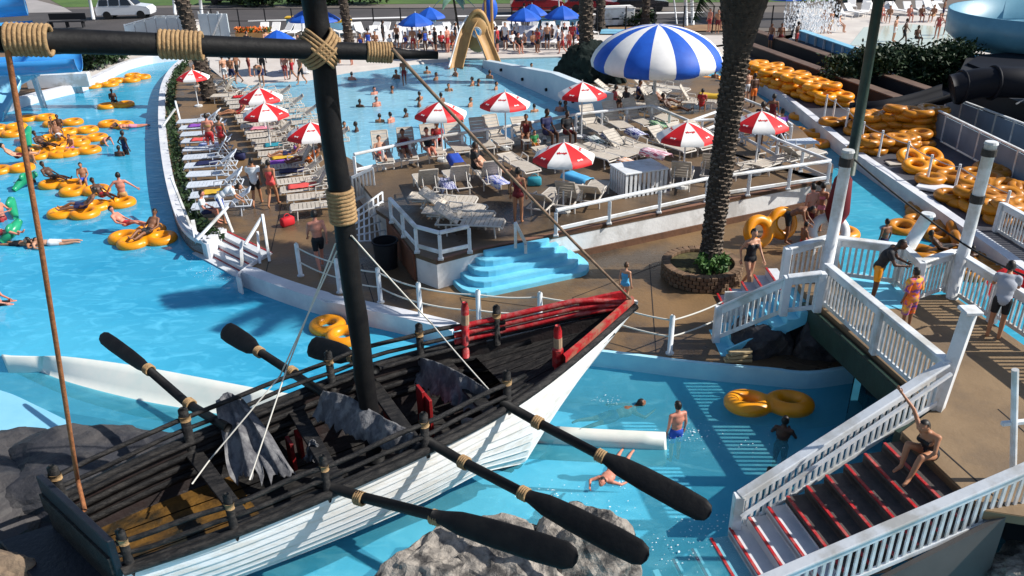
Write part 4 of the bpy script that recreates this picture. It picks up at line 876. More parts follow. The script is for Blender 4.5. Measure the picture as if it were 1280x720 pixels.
foam('white splashes round the bathers of the wave pool', [((455, 170), .8, 160), ((525, 130), .6, 50), ((470, 135), .6, 40), ((380, 106), .9, 120), ((560, 115), .5, 40), ((600, 108), .5, 40), ((500, 110), .5, 50)], 3, -.112)
# -- loungers
def lounger(frame, strap, back=48):
    t = thing('lounger', 'x', 'lounger'); bm = B(); ca, sa = math.cos(R(back)), math.sin(R(back)); hy = .28
    for s in (-1, 1):
        x = s*.30; tube(bm, [(x, -1.0, .30), (x, -.95, .36), (x, hy, .36), (x, .92, .34)], .028, 6)
    tube(bm, [(-.30, -1.0, .30), (.30, -1.0, .30)], .028, 6); tube(bm, [(-.30, .92, .34), (.30, .92, .34)], .025, 6)
    for s in (-1, 1):   # arm loops
        tube(bm, [(s*.34, -.02, .36), (s*.37, .0, .54), (s*.37, .38, .58), (s*.33, .46, .40)], .024, 6)
    O('frame', bm, frame, t)
    bm = B(); 
    for i in range(9): box(bm, (0, -.93+i*.135, .375), (.56, .118, .018))
    O('seat', bm, strap, t)
    bm = B(); L_ = .80; X = Matrix.Rotation(R(back), 3, 'X')
    for i in range(6): box(bm, Vector((0, hy, .37))+Vector((0, ca, sa))*(.07+i*.132), (.55, .118, .018), X)
    for s in (-1, 1): tube(bm, [Vector((s*.29, hy, .37)), Vector((s*.29, hy, .37))+Vector((0, ca, sa))*L_], .025, 6)
    a = Vector((0, hy, .37))+Vector((0, ca, sa))*L_; tube(bm, [a+Vector((-.29, 0, 0)), a+Vector((.29, 0, 0))], .025, 6)
    O('backrest', bm, strap, t)
    if back > 15: bm = B(); tube(bm, [(-.2, hy+ca*.55, .36+sa*.55), (-.2, .86, .34)], .015, 5); tube(bm, [(.2, hy+ca*.55, .36+sa*.55), (.2, .86, .34)], .015, 5); O('prop', bm, frame, t)
    lm = None
    for s in (-1, 1):
        for y in (-.78, .62):
            if lm is None: q = O('leg', tube(B(), [(0, 0, .345), (0, -.03, .0)], .026, 6), frame, t); lm = q.data
            else: q = O('leg', lm, None, t)
            q.location = (s*.29, y, 0)
    return t
LB = {b: lounger(M['frame'], M['strap'], b) for b in (4, 34, 55)}; LC = {b: lounger(M['cstrap'], M['cstrap'], b) for b in (34, 55)}
used = set()
def put_l(kind, back, loc, deg, label, group=None):
    src = (LB if kind == 'b' else LC)[back]
    if (kind, back) not in used:
        used.add((kind, back)); src.location = loc; src.rotation_euler = (0, 0, R(deg)); src['label'] = label; 
        if group: src['group'] = group
        return src
    return dup(src, loc, R(deg), label, group)
def row(kind, backs, p0, p1, n, deg, desc, group, z=0., jit=4, skip=()):
    a = P(*p0, z); b = P(*p1, z)
    for i in range(n):
        if i in skip: continue
        f = i/max(1, n-1); put_l(kind, backs[i % len(backs)], a.lerp(b, f)+Vector((random.uniform(-.04, .04), random.uniform(-.04, .04), 0)), deg+random.uniform(-jit, jit), f'{desc.replace("#", ORD[i])}', group)
g1 = 'loungers of the left deck'; g2 = 'loungers of the sun platform'; g3 = 'loungers round the dome canopy'
row('c', (34, 55), (253, 160), (281, 268), 11, -82, 'cool white lounger, # from the far end along the planting strip', g1)
row('b', (34, 34, 55), (304, 126), (404, 268), 20, -74, 'cream lounger, # from the far end along the left deck edge', g1, jit=3)
row('b', (34, 55), (268, 116), (290, 128), 3, -95, 'cream lounger, # of the short row beside the slender palm', g1, jit=14)
row('b', (4, 34), (336, 124), (410, 186), 10, -74, 'cream lounger, # from the far end beside the wave pool', g1, jit=5)
row('b', (55,), (478, 205), (602, 186), 5, 14, 'cream upright lounger, # from the left along the back rail of the platform', g2, PZ)
row('b', (55, 34), (622, 182), (655, 180), 2, 18, 'cream lounger, # right of the stay rope on the back rail', g2, PZ)
row('b', (55,), (742, 168), (822, 155), 4, 20, 'cream high backed lounger, # from the left in the towel row', g2, PZ)
row('b', (4,), (648, 216), (690, 207), 2, 28, 'flat cream lounger, # left of the middle umbrella', g2, PZ)
row('b', (4, 4, 34), (742, 203), (800, 194), 4, 40, 'flat cream lounger, # right of the middle umbrella', g2, PZ)
row('b', (34,), (838, 192), (880, 184), 3, 30, 'cream lounger, # from the left below the umbrella by the thick palm', g2, PZ)
row('b', (55,), (532, 242), (610, 231), 3, 192, 'cream lounger seen from behind, # from left in the platform front row', g2, PZ, 5)
row('b', (4, 34), (556, 262), (588, 292), 4, 78, 'cream lounger, # from the top in the row by the corner rail', g2, PZ, 3)
row('b', (34, 55), (684, 262), (742, 252), 3, 155, 'cream lounger, # from the left behind the long front rail', g2, PZ, 8)
row('b', (55,), (852, 232), (892, 222), 2, 160, 'cream upright lounger, # right of the white slatted table', g2, PZ, 6)
row('b', (34, 4), (930, 220), (1000, 206), 3, 120, 'cream lounger, # from the left between the palm and the rail tip', g2, PZ, 8)
row('b', (34, 4), (766, 122), (838, 118), 4, 60, 'cream lounger, # of the far row under the dome canopy', g3, 0, 8)
row('b', (34, 55), (795, 138), (868, 134), 4, 70, 'cream lounger, # of the near row under the dome canopy', g3, 0, 8)
row('c', (55,), (945, 178), (985, 190), 2, 100, 'cool white lounger, # beside the right platform rail', g2, PZ, 5)
# far loungers: one mesh each
bm = B(); 
for s in (-1, 1): tube(bm, [(s*.3, -.95, 0), (s*.3, -.95, .35), (s*.3, .3, .36), (s*.3, .85, .85)], .03, 4)
box(bm, (0, -.33, .36), (.6, 1.25, .03)); box(bm, (0, .58, .62), (.6, .78, .03), Matrix.Rotation(R(42), 3, 'X')); fl = O('lounger', bm, M['cwhite']); tag(fl, 'white lounger, first from the left in the front row on the far deck', 'lounger', 'far white loungers'); flm = fl.data; fl.location = P(462, 57, -.02)
nms = [('front', (462, 57), (735, 57), 22), ('middle', (470, 50), (730, 51), 22), ('back', (330, 45), (735, 45), 30)]
for nm, p0, p1, n in nms:
    for i in range(n):
        if nm == 'front' and i == 0: continue
        q = fl.copy(); C.objects.link(q); q.location = P(*p0, -.02).lerp(P(*p1, -.02), i/(n-1)); q.rotation_euler = (0, 0, random.uniform(-.5, .5)); q['label'] = f'white lounger, {ORD[i]} from the left in the {nm} row on the far deck'
for i, (u, v) in enumerate([(1052, 22), (1066, 20), (1080, 19), (1094, 18), (1108, 18), (1122, 18), (1136, 18), (1150, 17), (1163, 17), (1176, 18), (1064, 12), (1082, 10), (1160, 9), (1172, 8)]):
    q = fl.copy(); C.objects.link(q); q.location = P(u, v, .06); q.rotation_euler = (0, 0, random.uniform(-.6, .6)); q['label'] = f'white lounger, {ORD[i]} of the set beyond the splash pad' ; q['group'] = 'loungers beyond the splash pad'
# towels on loungers
def towel(label, c, deg, m, L_=1.1, wd=.55, z=0., nm='towel'):
    rows = []; rnd = random.Random(label); sd = rnd.uniform(0, 90)
    for i in range(9):
        rows.append([Vector(((j/6-.5)*wd, (i/8-.5)*L_, .03+.035*noise.noise(Vector((i*.6+sd, j*.5, 0)))-(.16*max(0, abs(j/6-.5)*2-.82)/.18 if wd > .5 else 0))) for j in range(7)])
    bm = B(); loft(bm, rows); bmesh.ops.recalc_face_normals(bm, faces=bm.faces); bmesh.ops.solidify(bm, geom=bm.faces[:], thickness=.012); o = O(nm, bm, m, smooth=True); o.location = P(*c, z)+Vector((0, 0, .0)); o.rotation_euler = (0, 0, R(deg)); return tag(o, label, 'towel')
def stripe(name, a, b): return mat(name, a, b, 9, .8, stretch=(6, .4, 1), lo=.48, hi=.52)
for lb, c, dg, m, z in [('purple towel spread on a lounger near the mast', (352, 202), -74, CL['purple'], .39), ('white towel with a blue stripe hung on a lounger by the red swimsuits', (266, 180), -82, stripe('tw1', (.75, .75, .75), (.05, .12, .5)), .40), ('bright blue towel on an upright lounger at the back rail', (570, 198), 14, CL['blue'], PZ+.39), ('blue towel hanging below the middle umbrella', (722, 220), 40, CL['sky'], PZ+.42), ('orange and white towel on a flat lounger', (790, 203), 40, stripe('tw2', (.75, .70, .66), (.7, .25, .05)), PZ+.39), ('white patterned towel over a backrest near the middle umbrella', (820, 190), 40, stripe('tw3', (.75, .72, .75), (.45, .08, .15)), PZ+.62), ('black and white towel on the first high backed lounger', (746, 175), 20, stripe('tw4', (.7, .7, .7), (.03, .1, .08)), PZ+.40), ('striped towel on the second high backed lounger', (766, 170), 20, stripe('tw5', (.72, .72, .74), (.04, .05, .16)), PZ+.40), ('navy and white towel on the third high backed lounger', (796, 165), 20, stripe('tw6', (.75, .75, .75), (.03, .04, .25)), PZ+.40), ('green towel on the last high backed lounger', (826, 155), 20, stripe('tw7', (.05, .35, .08), (.6, .6, .5)), PZ+.42), ('yellow towel standing under the dome canopy', (888, 118), 70, CL['yellow'], .55), ('dark blue towel on the middle front row lounger', (560, 230), 192, stripe('tw8', (.03, .04, .2), (.6, .6, .7)), PZ+.45), ('pale patterned towel on the lounger left of the stay rope', (623, 225), 28, stripe('tw9', (.7, .66, .66), (.1, .15, .5)), PZ+.42)]:
    towel(lb, c, dg, m, z=z)
tcol = ['red', 'white', 'blue', 'pink', 'teal', 'yellow', 'navy', 'coral', 'purple']
for i, k in enumerate((1, 4, 6, 8, 11, 13, 15, 17)):
    c = P(304, 126).lerp(P(404, 268), k/19); o = towel(f'{tcol[i]} towel on the {ORD[k]} cream lounger of the left deck edge', (640, 360), -74+(i % 3-1)*5, CL[tcol[i]], .7+.1*(i % 4), .5); o.location = (c.x-.25, c.y, .40)
for i, k in enumerate((1, 3, 6, 9)):
    c = P(253, 160).lerp(P(281, 268), k/10); o = towel(f'{tcol[8-i]} towel on the {ORD[k]} cool white lounger by the planting strip', (640, 360), -82, CL[tcol[8-i]], .8, .5); o.location = (c.x-.2, c.y, .40)
bagm = [CL['navy'], CL['red'], CL['tan'], CL['black'], CL['teal']]
for i, (u, v, z, w_) in enumerate([(300, 200, 0, 'walkway side of the left cream row'), (360, 282, 0, 'near end of the left cream row'), (640, 240, PZ, 'left of the standing woman on the platform'), (760, 190, PZ, 'foot of the towel row'), (668, 232, PZ, 'under the flat loungers of the platform'), (905, 236, PZ, 'front rail right of the palm')]):
    bm = B(); box(bm, (0, 0, .15), (.46, .24, .30), bev=.05); t = thing('beach_bag', f'{["navy", "red", "tan", "black", "teal", "second navy"][i]} beach bag on the ground by the {w_}', 'bag', P(u, v, z), i*.8); O('body', bm, bagm[i % 5], t, True); bm = B(); torus(bm, (0, 0, .30), .11, .015, 12, 5, Matrix.Rotation(R(90), 3, 'X')); O('strap', bm, bagm[i % 5], t, True)
# white slatted table
tb = thing('slatted_table', 'white slatted box table on the platform', 'table', P(795, 262, PZ)); X = Matrix.Rotation(R(22), 3, 'Z'); cT = P(797, 238, PZ); tb.location = cT; tb.rotation_euler = (0, 0, R(20))
O('top', box(B(), (0, 0, .80), (1.55, 1.15, .05), bev=.01), M['white'], tb); sm_ = None
for i in range(10):
    for y in (-.53, .53):
        if sm_ is None: q = O('slat', box(B(), (0, 0, .39), (.085, .03, .77)), M['white'], tb); sm_ = q.data
        else: q = O('slat', sm_, None, tb)
        q.location = (-.70+i*.1555, y, 0)
for i in range(6):
    for x in (-.74, .74): q = O('slat', sm_, None, tb); q.location = (x, -.40+i*.16, 0); q.rotation_euler = (0, 0, math.pi/2)
# trash can
tc_ = thing('trash_can', 'dark blue-black trash can beside the brown platform wall', 'bin', P(484, 333, 0)); O('body', tube(B(), [(0, 0, 0), (0, 0, .80)], [.30, .36], 20, cap=False), M['black'], tc_, True); bm = B(); torus(bm, (0, 0, .80), .36, .03, 20, 6); O('rim', bm, M['darkblue'], tc_, True); O('liner', tube(B(), [(0, 0, .3), (0, 0, .32)], .30, 16), M['black'], tc_)
# platform entry steps, gates
gt = thing('picket_gate', 'white picket gate on the left of the platform behind the mast', 'gate', P(446, 262, .3)); A_ = P(440, 222, 1.15); B_ = P(466, 210, 1.45)
O('top_rail', beam(B(), A_-gt.location, B_-gt.location, .06, .09), M['white'], gt); O('bottom_rail', beam(B(), A_-gt.location-Vector((0, 0, .8)), B_-gt.location-Vector((0, 0, .8)), .06, .09), M['white'], gt)
for i in range(7):
    p = A_.lerp(B_, i/6)-gt.location; O('picket', beam(B(), p, p-Vector((0, 0, .85)), .05, .05), M['white'], gt)
lt = thing('lattice_panel', 'grey-white lattice panel leaning by the trash can', 'panel', P(470, 318, 0)); a, b, c, d = P(442, 302, .45), P(482, 300, .15), P(478, 240, 1.05), P(442, 266, 1.05)
def L2(f, g): return a.lerp(b, f).lerp(d.lerp(c, f), g)-lt.location
for i in range(7): O('slat', beam(B(), L2(i/6, 0), L2(i/6, 1), .05, .03), M['white'], lt)
for i in range(6): O('slat', beam(B(), L2(0, i/5), L2(1, i/5), .05, .035), M['white'], lt)
pw = P(466, 200, PZ); 
# -- tubes
def tube8(rough=1.):
    bm = B()
    for s in (-1, 1): torus(bm, (s*.43, 0, 0), .35, .16, 28, 12)
    sphere(bm, (0, 0, 0), (.17, .34, .15), 16, 10); return remesh(bm, .026, 10, 'double_tube')
T8 = tube8(); T8.materials.append(M['yellow'])
bm = B(); torus(bm, (0, 0, 0), .40, .165, 32, 14); T1m = bpy.data.meshes.new('single_tube'); bm.to_mesh(T1m); bm.free(); T1m.materials.append(M['yellow'])
for p in T1m.polygons: p.use_smooth = True
bm = B()
for s in (-1, 1): torus(bm, (s*.43, .0, .0), .09, .018, 10, 5, Matrix.Rotation(R(90), 3, 'X'))
HM = bpy.data.meshes.new('handle'); bm.to_mesh(HM); bm.free(); HM.materials.append(M['yellow'])
def dtube(label, loc, deg, tilt=(0, 0), group=None, single=False, s=1., old=False, handles=False):
    o = O('single_tube' if single else 'double_tube', T1m if single else T8); o.location = loc; o.rotation_euler = (R(tilt[0]), R(tilt[1]), R(deg)); o.scale = (s,)*3
    if old: o.material_slots[0].link = 'OBJECT'; o.material_slots[0].material = M['oldyellow']
    if handles:
        for y in (-.47, .47): h = O('handle', HM, None, o); h.location = (0, y, .10)
    return tag(o, label, 'pool tube', group)
WZ = -.40+.06
GT = 'yellow tubes afloat in the river'
for (u, v), dg, lb in [((127, 107), 25, 'farthest left of the three tubes near the far bank'), ((155, 101), 10, 'middle of the three tubes near the far bank'), ((172, 96), -30, 'right of the three tubes near the far bank'), ((145, 132), 20, 'alone with a dark haired rider in mid river'), ((46, 148), 10, 'left of the long white slide leg'), ((79, 154), 15, 'just right of the tube by the slide leg'), ((97, 164), 20, 'farthest of the crowded raft of riders'), ((108, 174), 25, 'right end of the crowded raft of riders'), ((72, 174), -5, 'far left of the crowded raft of riders'), ((85, 181), 30, 'middle of the crowded raft of riders'), ((48, 186), 15, 'left end of the crowded raft of riders'), ((62, 194), 12, 'near left of the crowded raft of riders'), ((98, 190), 28, 'near right of the crowded raft of riders'), ((145, 156), -18, 'with two children holding its right end'), ((8, 160), 15, 'cut by the left edge behind the rope'), ((13, 212), 18, 'at the left edge with a rider\'s legs'), ((78, 231), -8, 'left of the sitting boy\'s pair'), ((106, 239), 5, 'under the sitting boy'), ((92, 267), -6, 'nearest the rope with a lying rider'), ((136, 256), 22, 'beside the wading man'), ((172, 293), 40, 'far half of the pair by the pool stairs'), ((184, 301), 20, 'near half of the pair by the pool stairs'), ((5, 168), 0, 'low at the left edge')]:
    dtube(f'yellow double tube afloat, {lb}', P(u, v, WZ), dg, (0, 0), GT)
dtube('yellow double tube afloat behind the mast above the ship rail', P(420, 414, WZ), -48, (0, 0), s=.95)
dtube('large yellow double tube with a boy beneath it in the splash pool', P(961, 504, WZ+.12), -3, (-10, 0), s=1.02)
dtube('yellow double tube standing on edge against the platform wall', P(963, 284, .50)+Vector((0, 0, 0)), 22, (68, -8), s=1.0)
dtube('yellow single tube afloat beside the white ring on the channel', P(1052, 292, WZ), 0, single=True)
bm = B(); torus(bm, (0, 0, 0), .46, .14, 24, 10); o = O('white_ring', bm, M['cwhite'], smooth=True); o.location = P(1036, 290, .3); o.rotation_euler = (R(55), 0, R(-20)); tag(o, 'white ring propped behind the yellow tube at the plaza edge', 'ring')
GC = 'yellow tubes in the right hand channel'
for (u, v), dg, lb, tl in [((1163, 258), 20, 'farthest of the group right of the rope cable', 0), ((1186, 270), -30, 'beside the farthest of the group', 0), ((1146, 287), -20, 'behind the short thick post', 8), ((1196, 300), 70, 'left of the tall banded post', 62), ((1168, 317), -10, 'just behind the back balustrade', 0), ((1232, 318), 10, 'right of the tall banded post', 0), ((1250, 309), -15, 'by the channel wall on the right', 0), ((1228, 338), 20, 'closest to the picket corner', 0), ((1262, 330), -25, 'at the right edge with a rider', 0), ((1275, 318), 10, 'farthest right in the channel', 0), ((1180, 290), 40, 'leaning in the middle of the group', 12), ((1208, 322), -35, 'low between the banded post and the balustrade', 0), ((1244, 326), 30, 'in the crowd behind the picket corner', 8), ((1270, 344), 0, 'just above the red cloth', 0), ((1290, 333), 20, 'cut by the right edge of the picture', 0), ((1150, 272), 60, 'turned end on beside the short thick post', 0), ((1010, 145), 10, 'first up the channel beyond the rail', 0), ((1008, 166), -30, 'second up the channel beyond the rail', 0), ((1012, 181), 15, 'third up the channel beyond the rail', 0), ((905, 108), 20, 'near the dome canopy in the far channel', 0), ((893, 100), 0, 'beyond the dome canopy in the far channel', 0)]:
    dtube(f'yellow double tube in the channel, {lb}', P(u, v, WZ), dg, (tl, 0), GC, old=v > 250)
# piles on the slate deck
GP = 'stacked yellow tubes of the slate deck'
def pile(desc, p0, p1, n, layers, deg, jit=14, old=False):
    a, b = P(*p0, 0), P(*p1, 0); k = 0
    for i in range(n):
        for l in range(layers if not callable(layers) else layers(i)):
            f = (i+.25*(l % 2))/max(1, n-1); p = a.lerp(b, min(1, f))+Vector((random.uniform(-.12, .12), random.uniform(-.12, .12), .19+.29*l))
            dtube(f'yellow double tube, {ORD[l]} layer, {ORD[i]} from far end of {desc}', p, deg+random.uniform(-jit, jit), (random.uniform(-7, 7), random.uniform(-7, 7)), GP, old=old)
pile('the long stack by the wall', (946, 100), (1040, 132), 8, lambda i: 3 if i < 7 else 2, -12)
pile('the long stack front', (940, 88), (1022, 120), 6, lambda i: 2, 20)
pile('the tall stack', (1082, 166), (1158, 170), 5, lambda i: 4 if i > 1 else 3, 8, old=True)
pile('the low row', (1086, 190), (1140, 186), 4, lambda i: 2, 20, old=True)
pile('the loose heap at right', (1222, 258), (1272, 280), 4, lambda i: 2, -20, 25, True)
for (u, v), dg, tl, lb, od in [((1150, 196), 10, 24, 'bright yellow double tube tilted on the low row', 0), ((1160, 208), -5, 12, 'yellow double tube at the near end of the low row', 0), ((1175, 222), 15, 0, 'aged yellow double tube alone nearest the channel wall', 1), ((1140, 180), 60, 50, 'yellow double tube leaning on edge against the tall stack', 1), ((1225, 225), 20, 0, 'aged yellow double tube left of the loose heap', 1), ((1250, 212), -15, 6, 'aged yellow double tube behind the loose heap', 1), ((1268, 240), 30, 12, 'aged yellow double tube against the far right balustrade', 1), ((1240, 232), -30, 18, 'aged yellow double tube on top of its neighbour left of the far balustrade', 1), ((1232, 216), 10, 0, 'aged yellow double tube flat behind the banded post top', 1), ((1205, 246), -20, 0, 'aged yellow double tube between the last thin posts', 1), ((1128, 178), 20, 16, 'bright yellow double tube on the front of the tall stack', 0), ((1100, 178), -30, 10, 'yellow double tube slumped left of the tall stack', 0), ((1050, 152), 0, 0, 'aged yellow double tube beside the green pole', 1)]:
    dtube(lb, P(u, v, .22), dg, (tl, 0), GP, old=bool(od))
# deck posts with rope
pp = [(1030, 147), (1040, 153), (1056, 166), (1075, 184), (1098, 196), (1130, 211), (1158, 229), (1192, 242), (1252, 278)]; sp_ = []
for i, (u, v) in enumerate(pp):
    b = P(u, v, .03); sp_.append(b+Vector((0, 0, .95))); t = thing('rope_post', f'thin white post, {ORD[i]} from the far end along the channel wall', 'post', b, 0, 'thin posts of the slate deck'); O('shaft', tube(B(), [(0, 0, 0), (0, 0, 1.05)], .045, 8), M['white'], t); O('foot', tube(B(), [(0, 0, 0), (0, 0, .03)], .09, 8), M['steel'], t)
rope('fence_rope', 'grey rope strung on the thin posts of the slate deck', sp_, .015, M['steel'], .06, 5)
o = O('sign_board', box(B(), (0, 0, .03), (.55, .45, .05), bev=.01), M['strap']); o.location = P(1118, 205, .05); tag(o, 'small cream board lying on the slate deck by a post', 'board')
o = O('wall_hatch', box(B(), (0, 0, .06), (1.5, .8, .10), bev=.02), M['coping']); o.location = P(1176, 238, .05); o.rotation_euler = (0, 0, R(-40)); tag(o, 'pale raised hatch on the channel wall', 'hatch')
# slate deck barrier panels (right)
def panelwall(name, label, pts, h, n, m, post=True, th=.05):
    o0 = Vector(pts[0]); t = thing(name, label, 'fence', o0)
    for a, b in zip(pts, pts[1:]):
        for i in range(n):
            p = a.lerp(b, i/n)-o0; q = a.lerp(b, (i+1)/n)-o0; d = (q-p).normalized()*.03
            O('panel', beam(B(), p+d+Vector((0, 0, h*.5)), q-d+Vector((0, 0, h*.5)), th, h*.84), m, t)
            O('post', beam(B(), p, p+Vector((0, 0, h)), .09, .09), M['white'], t)
        O('top_rail', beam(B(), a-o0+Vector((0, 0, h)), b-o0+Vector((0, 0, h)), .10, .06), M['white'], t)
    return t
gp = mat('grey_panel', (.20, .26, .33), (.15, .20, .26), .8, .6)
panelwall('panel_fence', 'grey-blue panelled fence behind the tube stacks', [P(1158, 168, 0), P(1290, 240, 0)], 1.15, 6, gp)
panelwall('panel_fence', 'second grey-blue panelled fence along the dark shed', [P(1178, 150, 0), P(1310, 205, 0)], 1.1, 6, gp)
balustrade('balustrade', 'white picket balustrade at the far right beyond the channel', [P(1254, 254, .95), P(1320, 290, .95)], .95, .13)
t = thing('dark_shed', 'black slide tower base behind the panelled fences', 'building', P(1240, 140, 0))
O('wall', W(prism(B(), [P(1186, 140, 0), P(1330, 200, 0), P(1400, 150, 0), P(1330, 96, 0), P(1200, 108, 0)], 0, 1.5), t), M['black'], t); O('roof', W(prism(B(), [P(1200, 120, 0), P(1330, 180, 0), P(1400, 150, 0), P(1330, 100, 0), P(1215, 108, 0)], 1.5, 1.62), t), M['darkblue'], t)
for i in range(3): O('brace', W(beam(B(), P(1270+i*12, 130, 1.6), P(1290+i*12, 118, 1.9), .05, .05), t), M['steel'], t)
bm = B(); tube(bm, spline([P(1330, 106, 2.2), P(1268, 103, 2.3), P(1225, 104, 2.2), P(1190, 112, 1.9)], 5), .62, 16); t = thing('tube_slide', 'dark blue tube slide running down to a trough beside the hedge', 'slide', P(1230, 110, 0)); O('tube', W(bm, t), M['darkblue'], t, True)
bm = B(); 
for q in (P(1240, 103.5, 2.25), P(1200, 109, 2.0)): torus(bm, q, .66, .06, 18, 6, Matrix.Rotation(R(90), 3, 'Y'))
O('flange', W(bm, t), M['darkblue'], t, True)
bm = B(); tr_ = spline([P(1188, 112, 1.5), P(1150, 124, 1.15), P(1105, 133, .9), P(1062, 135, .75)], 4); rows = []
for i, p in enumerate(tr_):
    d = (tr_[min(i+1, len(tr_)-1)]-tr_[max(0, i-1)]); n_ = Vector((-d.y, d.x, 0)).normalized()
    rows.append([p+n_*math.cos(a)*.6+Vector((0, 0, .55*math.sin(a)+.1)) for a in [math.pi+math.pi*k/8 for k in range(9)]]+[p+n_*math.cos(a)*.66+Vector((0, 0, .62*math.sin(a)+.1)) for a in [math.pi*2-math.pi*k/8 for k in range(9)]])
loft(bm, rows, True); O('trough', W(bm, t), M['darkblue'], t, True)
# dark channel walls diagonal at the top right
for lb, l0, l1, h, m in [('long black low wall running down from the fountain', (940, 52), (1180, 140), .75, M['black']), ('second black low wall nearer the tube stacks', (932, 66), (1120, 138), .6, M['black'])]:
    a, b = P(*l0, 0), P(*l1, 0); t = thing('low_wall', lb, 'wall', a); d = Vector((b-a).to_2d().to_3d()); O('wall', beam(B(), (0, 0, h/2), d+Vector((0, 0, h/2)), .5, h), m, t); O('cap', beam(B(), (0, 0, h+.03), d+Vector((0, 0, h+.03)), .62, .06, .01), mat('brown_cap', (.16, .10, .07), (.10, .06, .045), 1, .7), t)
band('wall_path', [(948, 60), (1180, 146), (1150, 150), (936, 70)], .045, mat('brown_path', (.17, .09, .06), (.11, .06, .04), .6, .8))
# wave pool wall
a, b = P(604, 84, -.12), P(756, 152, -.12); t = thing('wave_wall', 'sloping white wall across the wave pool', 'wall', a)
bm = B(); d = b-a; nrm = Vector((-d.y, d.x, 0)).normalized(); rows = []
for f in [i/8 for i in range(9)]:
    p = d*f; h = .35+.85*min(1, f*1.6); rows.append([p-Vector((0, 0, .3))-nrm*.12, p+Vector((0, 0, h))-nrm*.02, p+Vector((0, 0, h+.06))+nrm*.0, p+Vector((0, 0, h+.06))+nrm*.42, p+Vector((0, 0, -.3))+nrm*.42])
V_ = loft(bm, rows, True); bm.faces.new(V_[0]); bm.faces.new(V_[-1][::-1]); O('wall', bm, mat('wave_wall_paint', (.62, .68, .72), (.48, .58, .64), .8, .6), t)
for i in range(4): O('port', tube(B(), [d*(.2+.2*i)+Vector((0, 0, .35))-nrm*.16, d*(.2+.2*i)+Vector((0, 0, .35))-nrm*.05], .09, 8), M['darkblue'], t)
# left slide
t = thing('water_slide', 'bright blue chute slide on white legs at the far left bank', 'slide', P(60, 140, -.4))
def chute(path, r0, m, th=.07):
    bm = B(); pth = spline(path, 5); rows = []
    for i, p in enumerate(pth):
        d = pth[min(i+1, len(pth)-1)]-pth[max(0, i-1)]; n_ = Vector((-d.y, d.x, 0)).normalized()
        rows.append([p+n_*math.cos(a)*r0+Vector((0, 0, r0*.9*math.sin(a))) for a in [math.pi+math.pi*k/9 for k in range(10)]]+[p+n_*math.cos(a)*(r0+th)+Vector((0, 0, (r0+th)*.9*math.sin(a))) for a in [math.pi*2-math.pi*k/9 for k in range(10)]])
    V_ = loft(bm, rows, True); bm.faces.new(V_[0]); bm.faces.new(V_[-1][::-1]); return bm
O('chute', W(chute([P(-90, 80, 2.6), P(-20, 76, 2.6), P(45, 73, 2.6), P(97, 70, 2.6)], .78, M['slideblue']), t), M['slideblue'], t, True)
O('chute', W(chute([P(-40, 34, 4.0), P(0, 31, 4.0), P(40, 28, 4.0)], .75, M['slideblue']), t), M['slideblue'], t, True)
O('chute', W(tube(B(), [P(-40, 8, 5), P(0, 8, 5), P(32, 6, 5)], .5, 14), t), M['slideblue'], t, True)
O('curved_chute', W(chute([P(44, 78, 2.0), P(18, 92, 1.5), P(2, 112, .9), P(-14, 140, .1)], .72, M['palefl']), t), M['palefl'], t, True)
for (u, v), (u1, v1) in [((57, 139), (38, 84)), ((66, 122), (57, 88)), ((102, 120), (90, 80))]:
    b = P(u, v, -.6); O('leg', W(beam(B(), b, PV(u1, v1, b, Vector((0, 1, 0))), .24, .24, .03), t), M['white'], t)
o = O('white_barrier', box(B(), (0, 0, .35), (3.4, .5, .8), bev=.05), M['white']); o.location = P(76, 108, 0); o.rotation_euler = (0, 0, R(6)); tag(o, 'white barrier box on the bank under the blue chute', 'barrier')
# right flume
t = thing('flume', 'steel blue open spiral flume at the top right corner', 'slide', P(1260, 84, 0)); cf = P(1302, 62, 1.2); bm = B(); rows = []
for i in range(28):
    a = R(70+i*8.5); z = 1.75; rr = 4.9; d = Vector((math.cos(a), math.sin(a), 0)); c = Vector((cf.x, cf.y, z)); k = .8+.8*(1 if i < 20 else 1)
    rows.append([c+d*rr+Vector((0, 0, 1.5)), c+d*(rr+.12)+Vector((0, 0, 1.5)), c+d*(rr+.05)+Vector((0, 0, .3)), c+d*(rr-.7)+Vector((0, 0, -.35)), c+d*(rr-1.7)+Vector((0, 0, -.25)), c+d*(rr-2.0)+Vector((0, 0, .55)), c+d*(rr-1.85)+Vector((0, 0, .6)), c+d*(rr-1.6)+Vector((0, 0, -.05)), c+d*(rr-.75)+Vector((0, 0, -.15)), c+d*(rr-.1)+Vector((0, 0, .4))])
loft(bm, rows, True); O('spiral_chute', W(bm, t), M['flume'], t, True)
bm = B()
for a in (100, 160, 220, 280): a = R(a); tube(bm, [(cf.x+math.cos(a)*3.5, cf.y+math.sin(a)*3.5, 0), (cf.x+math.cos(a)*3.5, cf.y+math.sin(a)*3.5, 2.1)], .14, 10)
O('leg', W(bm, t), M['steel'], t)
O('run_out', W(chute([P(1290, 74, 1.0), P(1240, 76, .8), P(1190, 72, .55), P(1135, 62, .4)], .7, M['flume']), t), M['flume'], t, True)
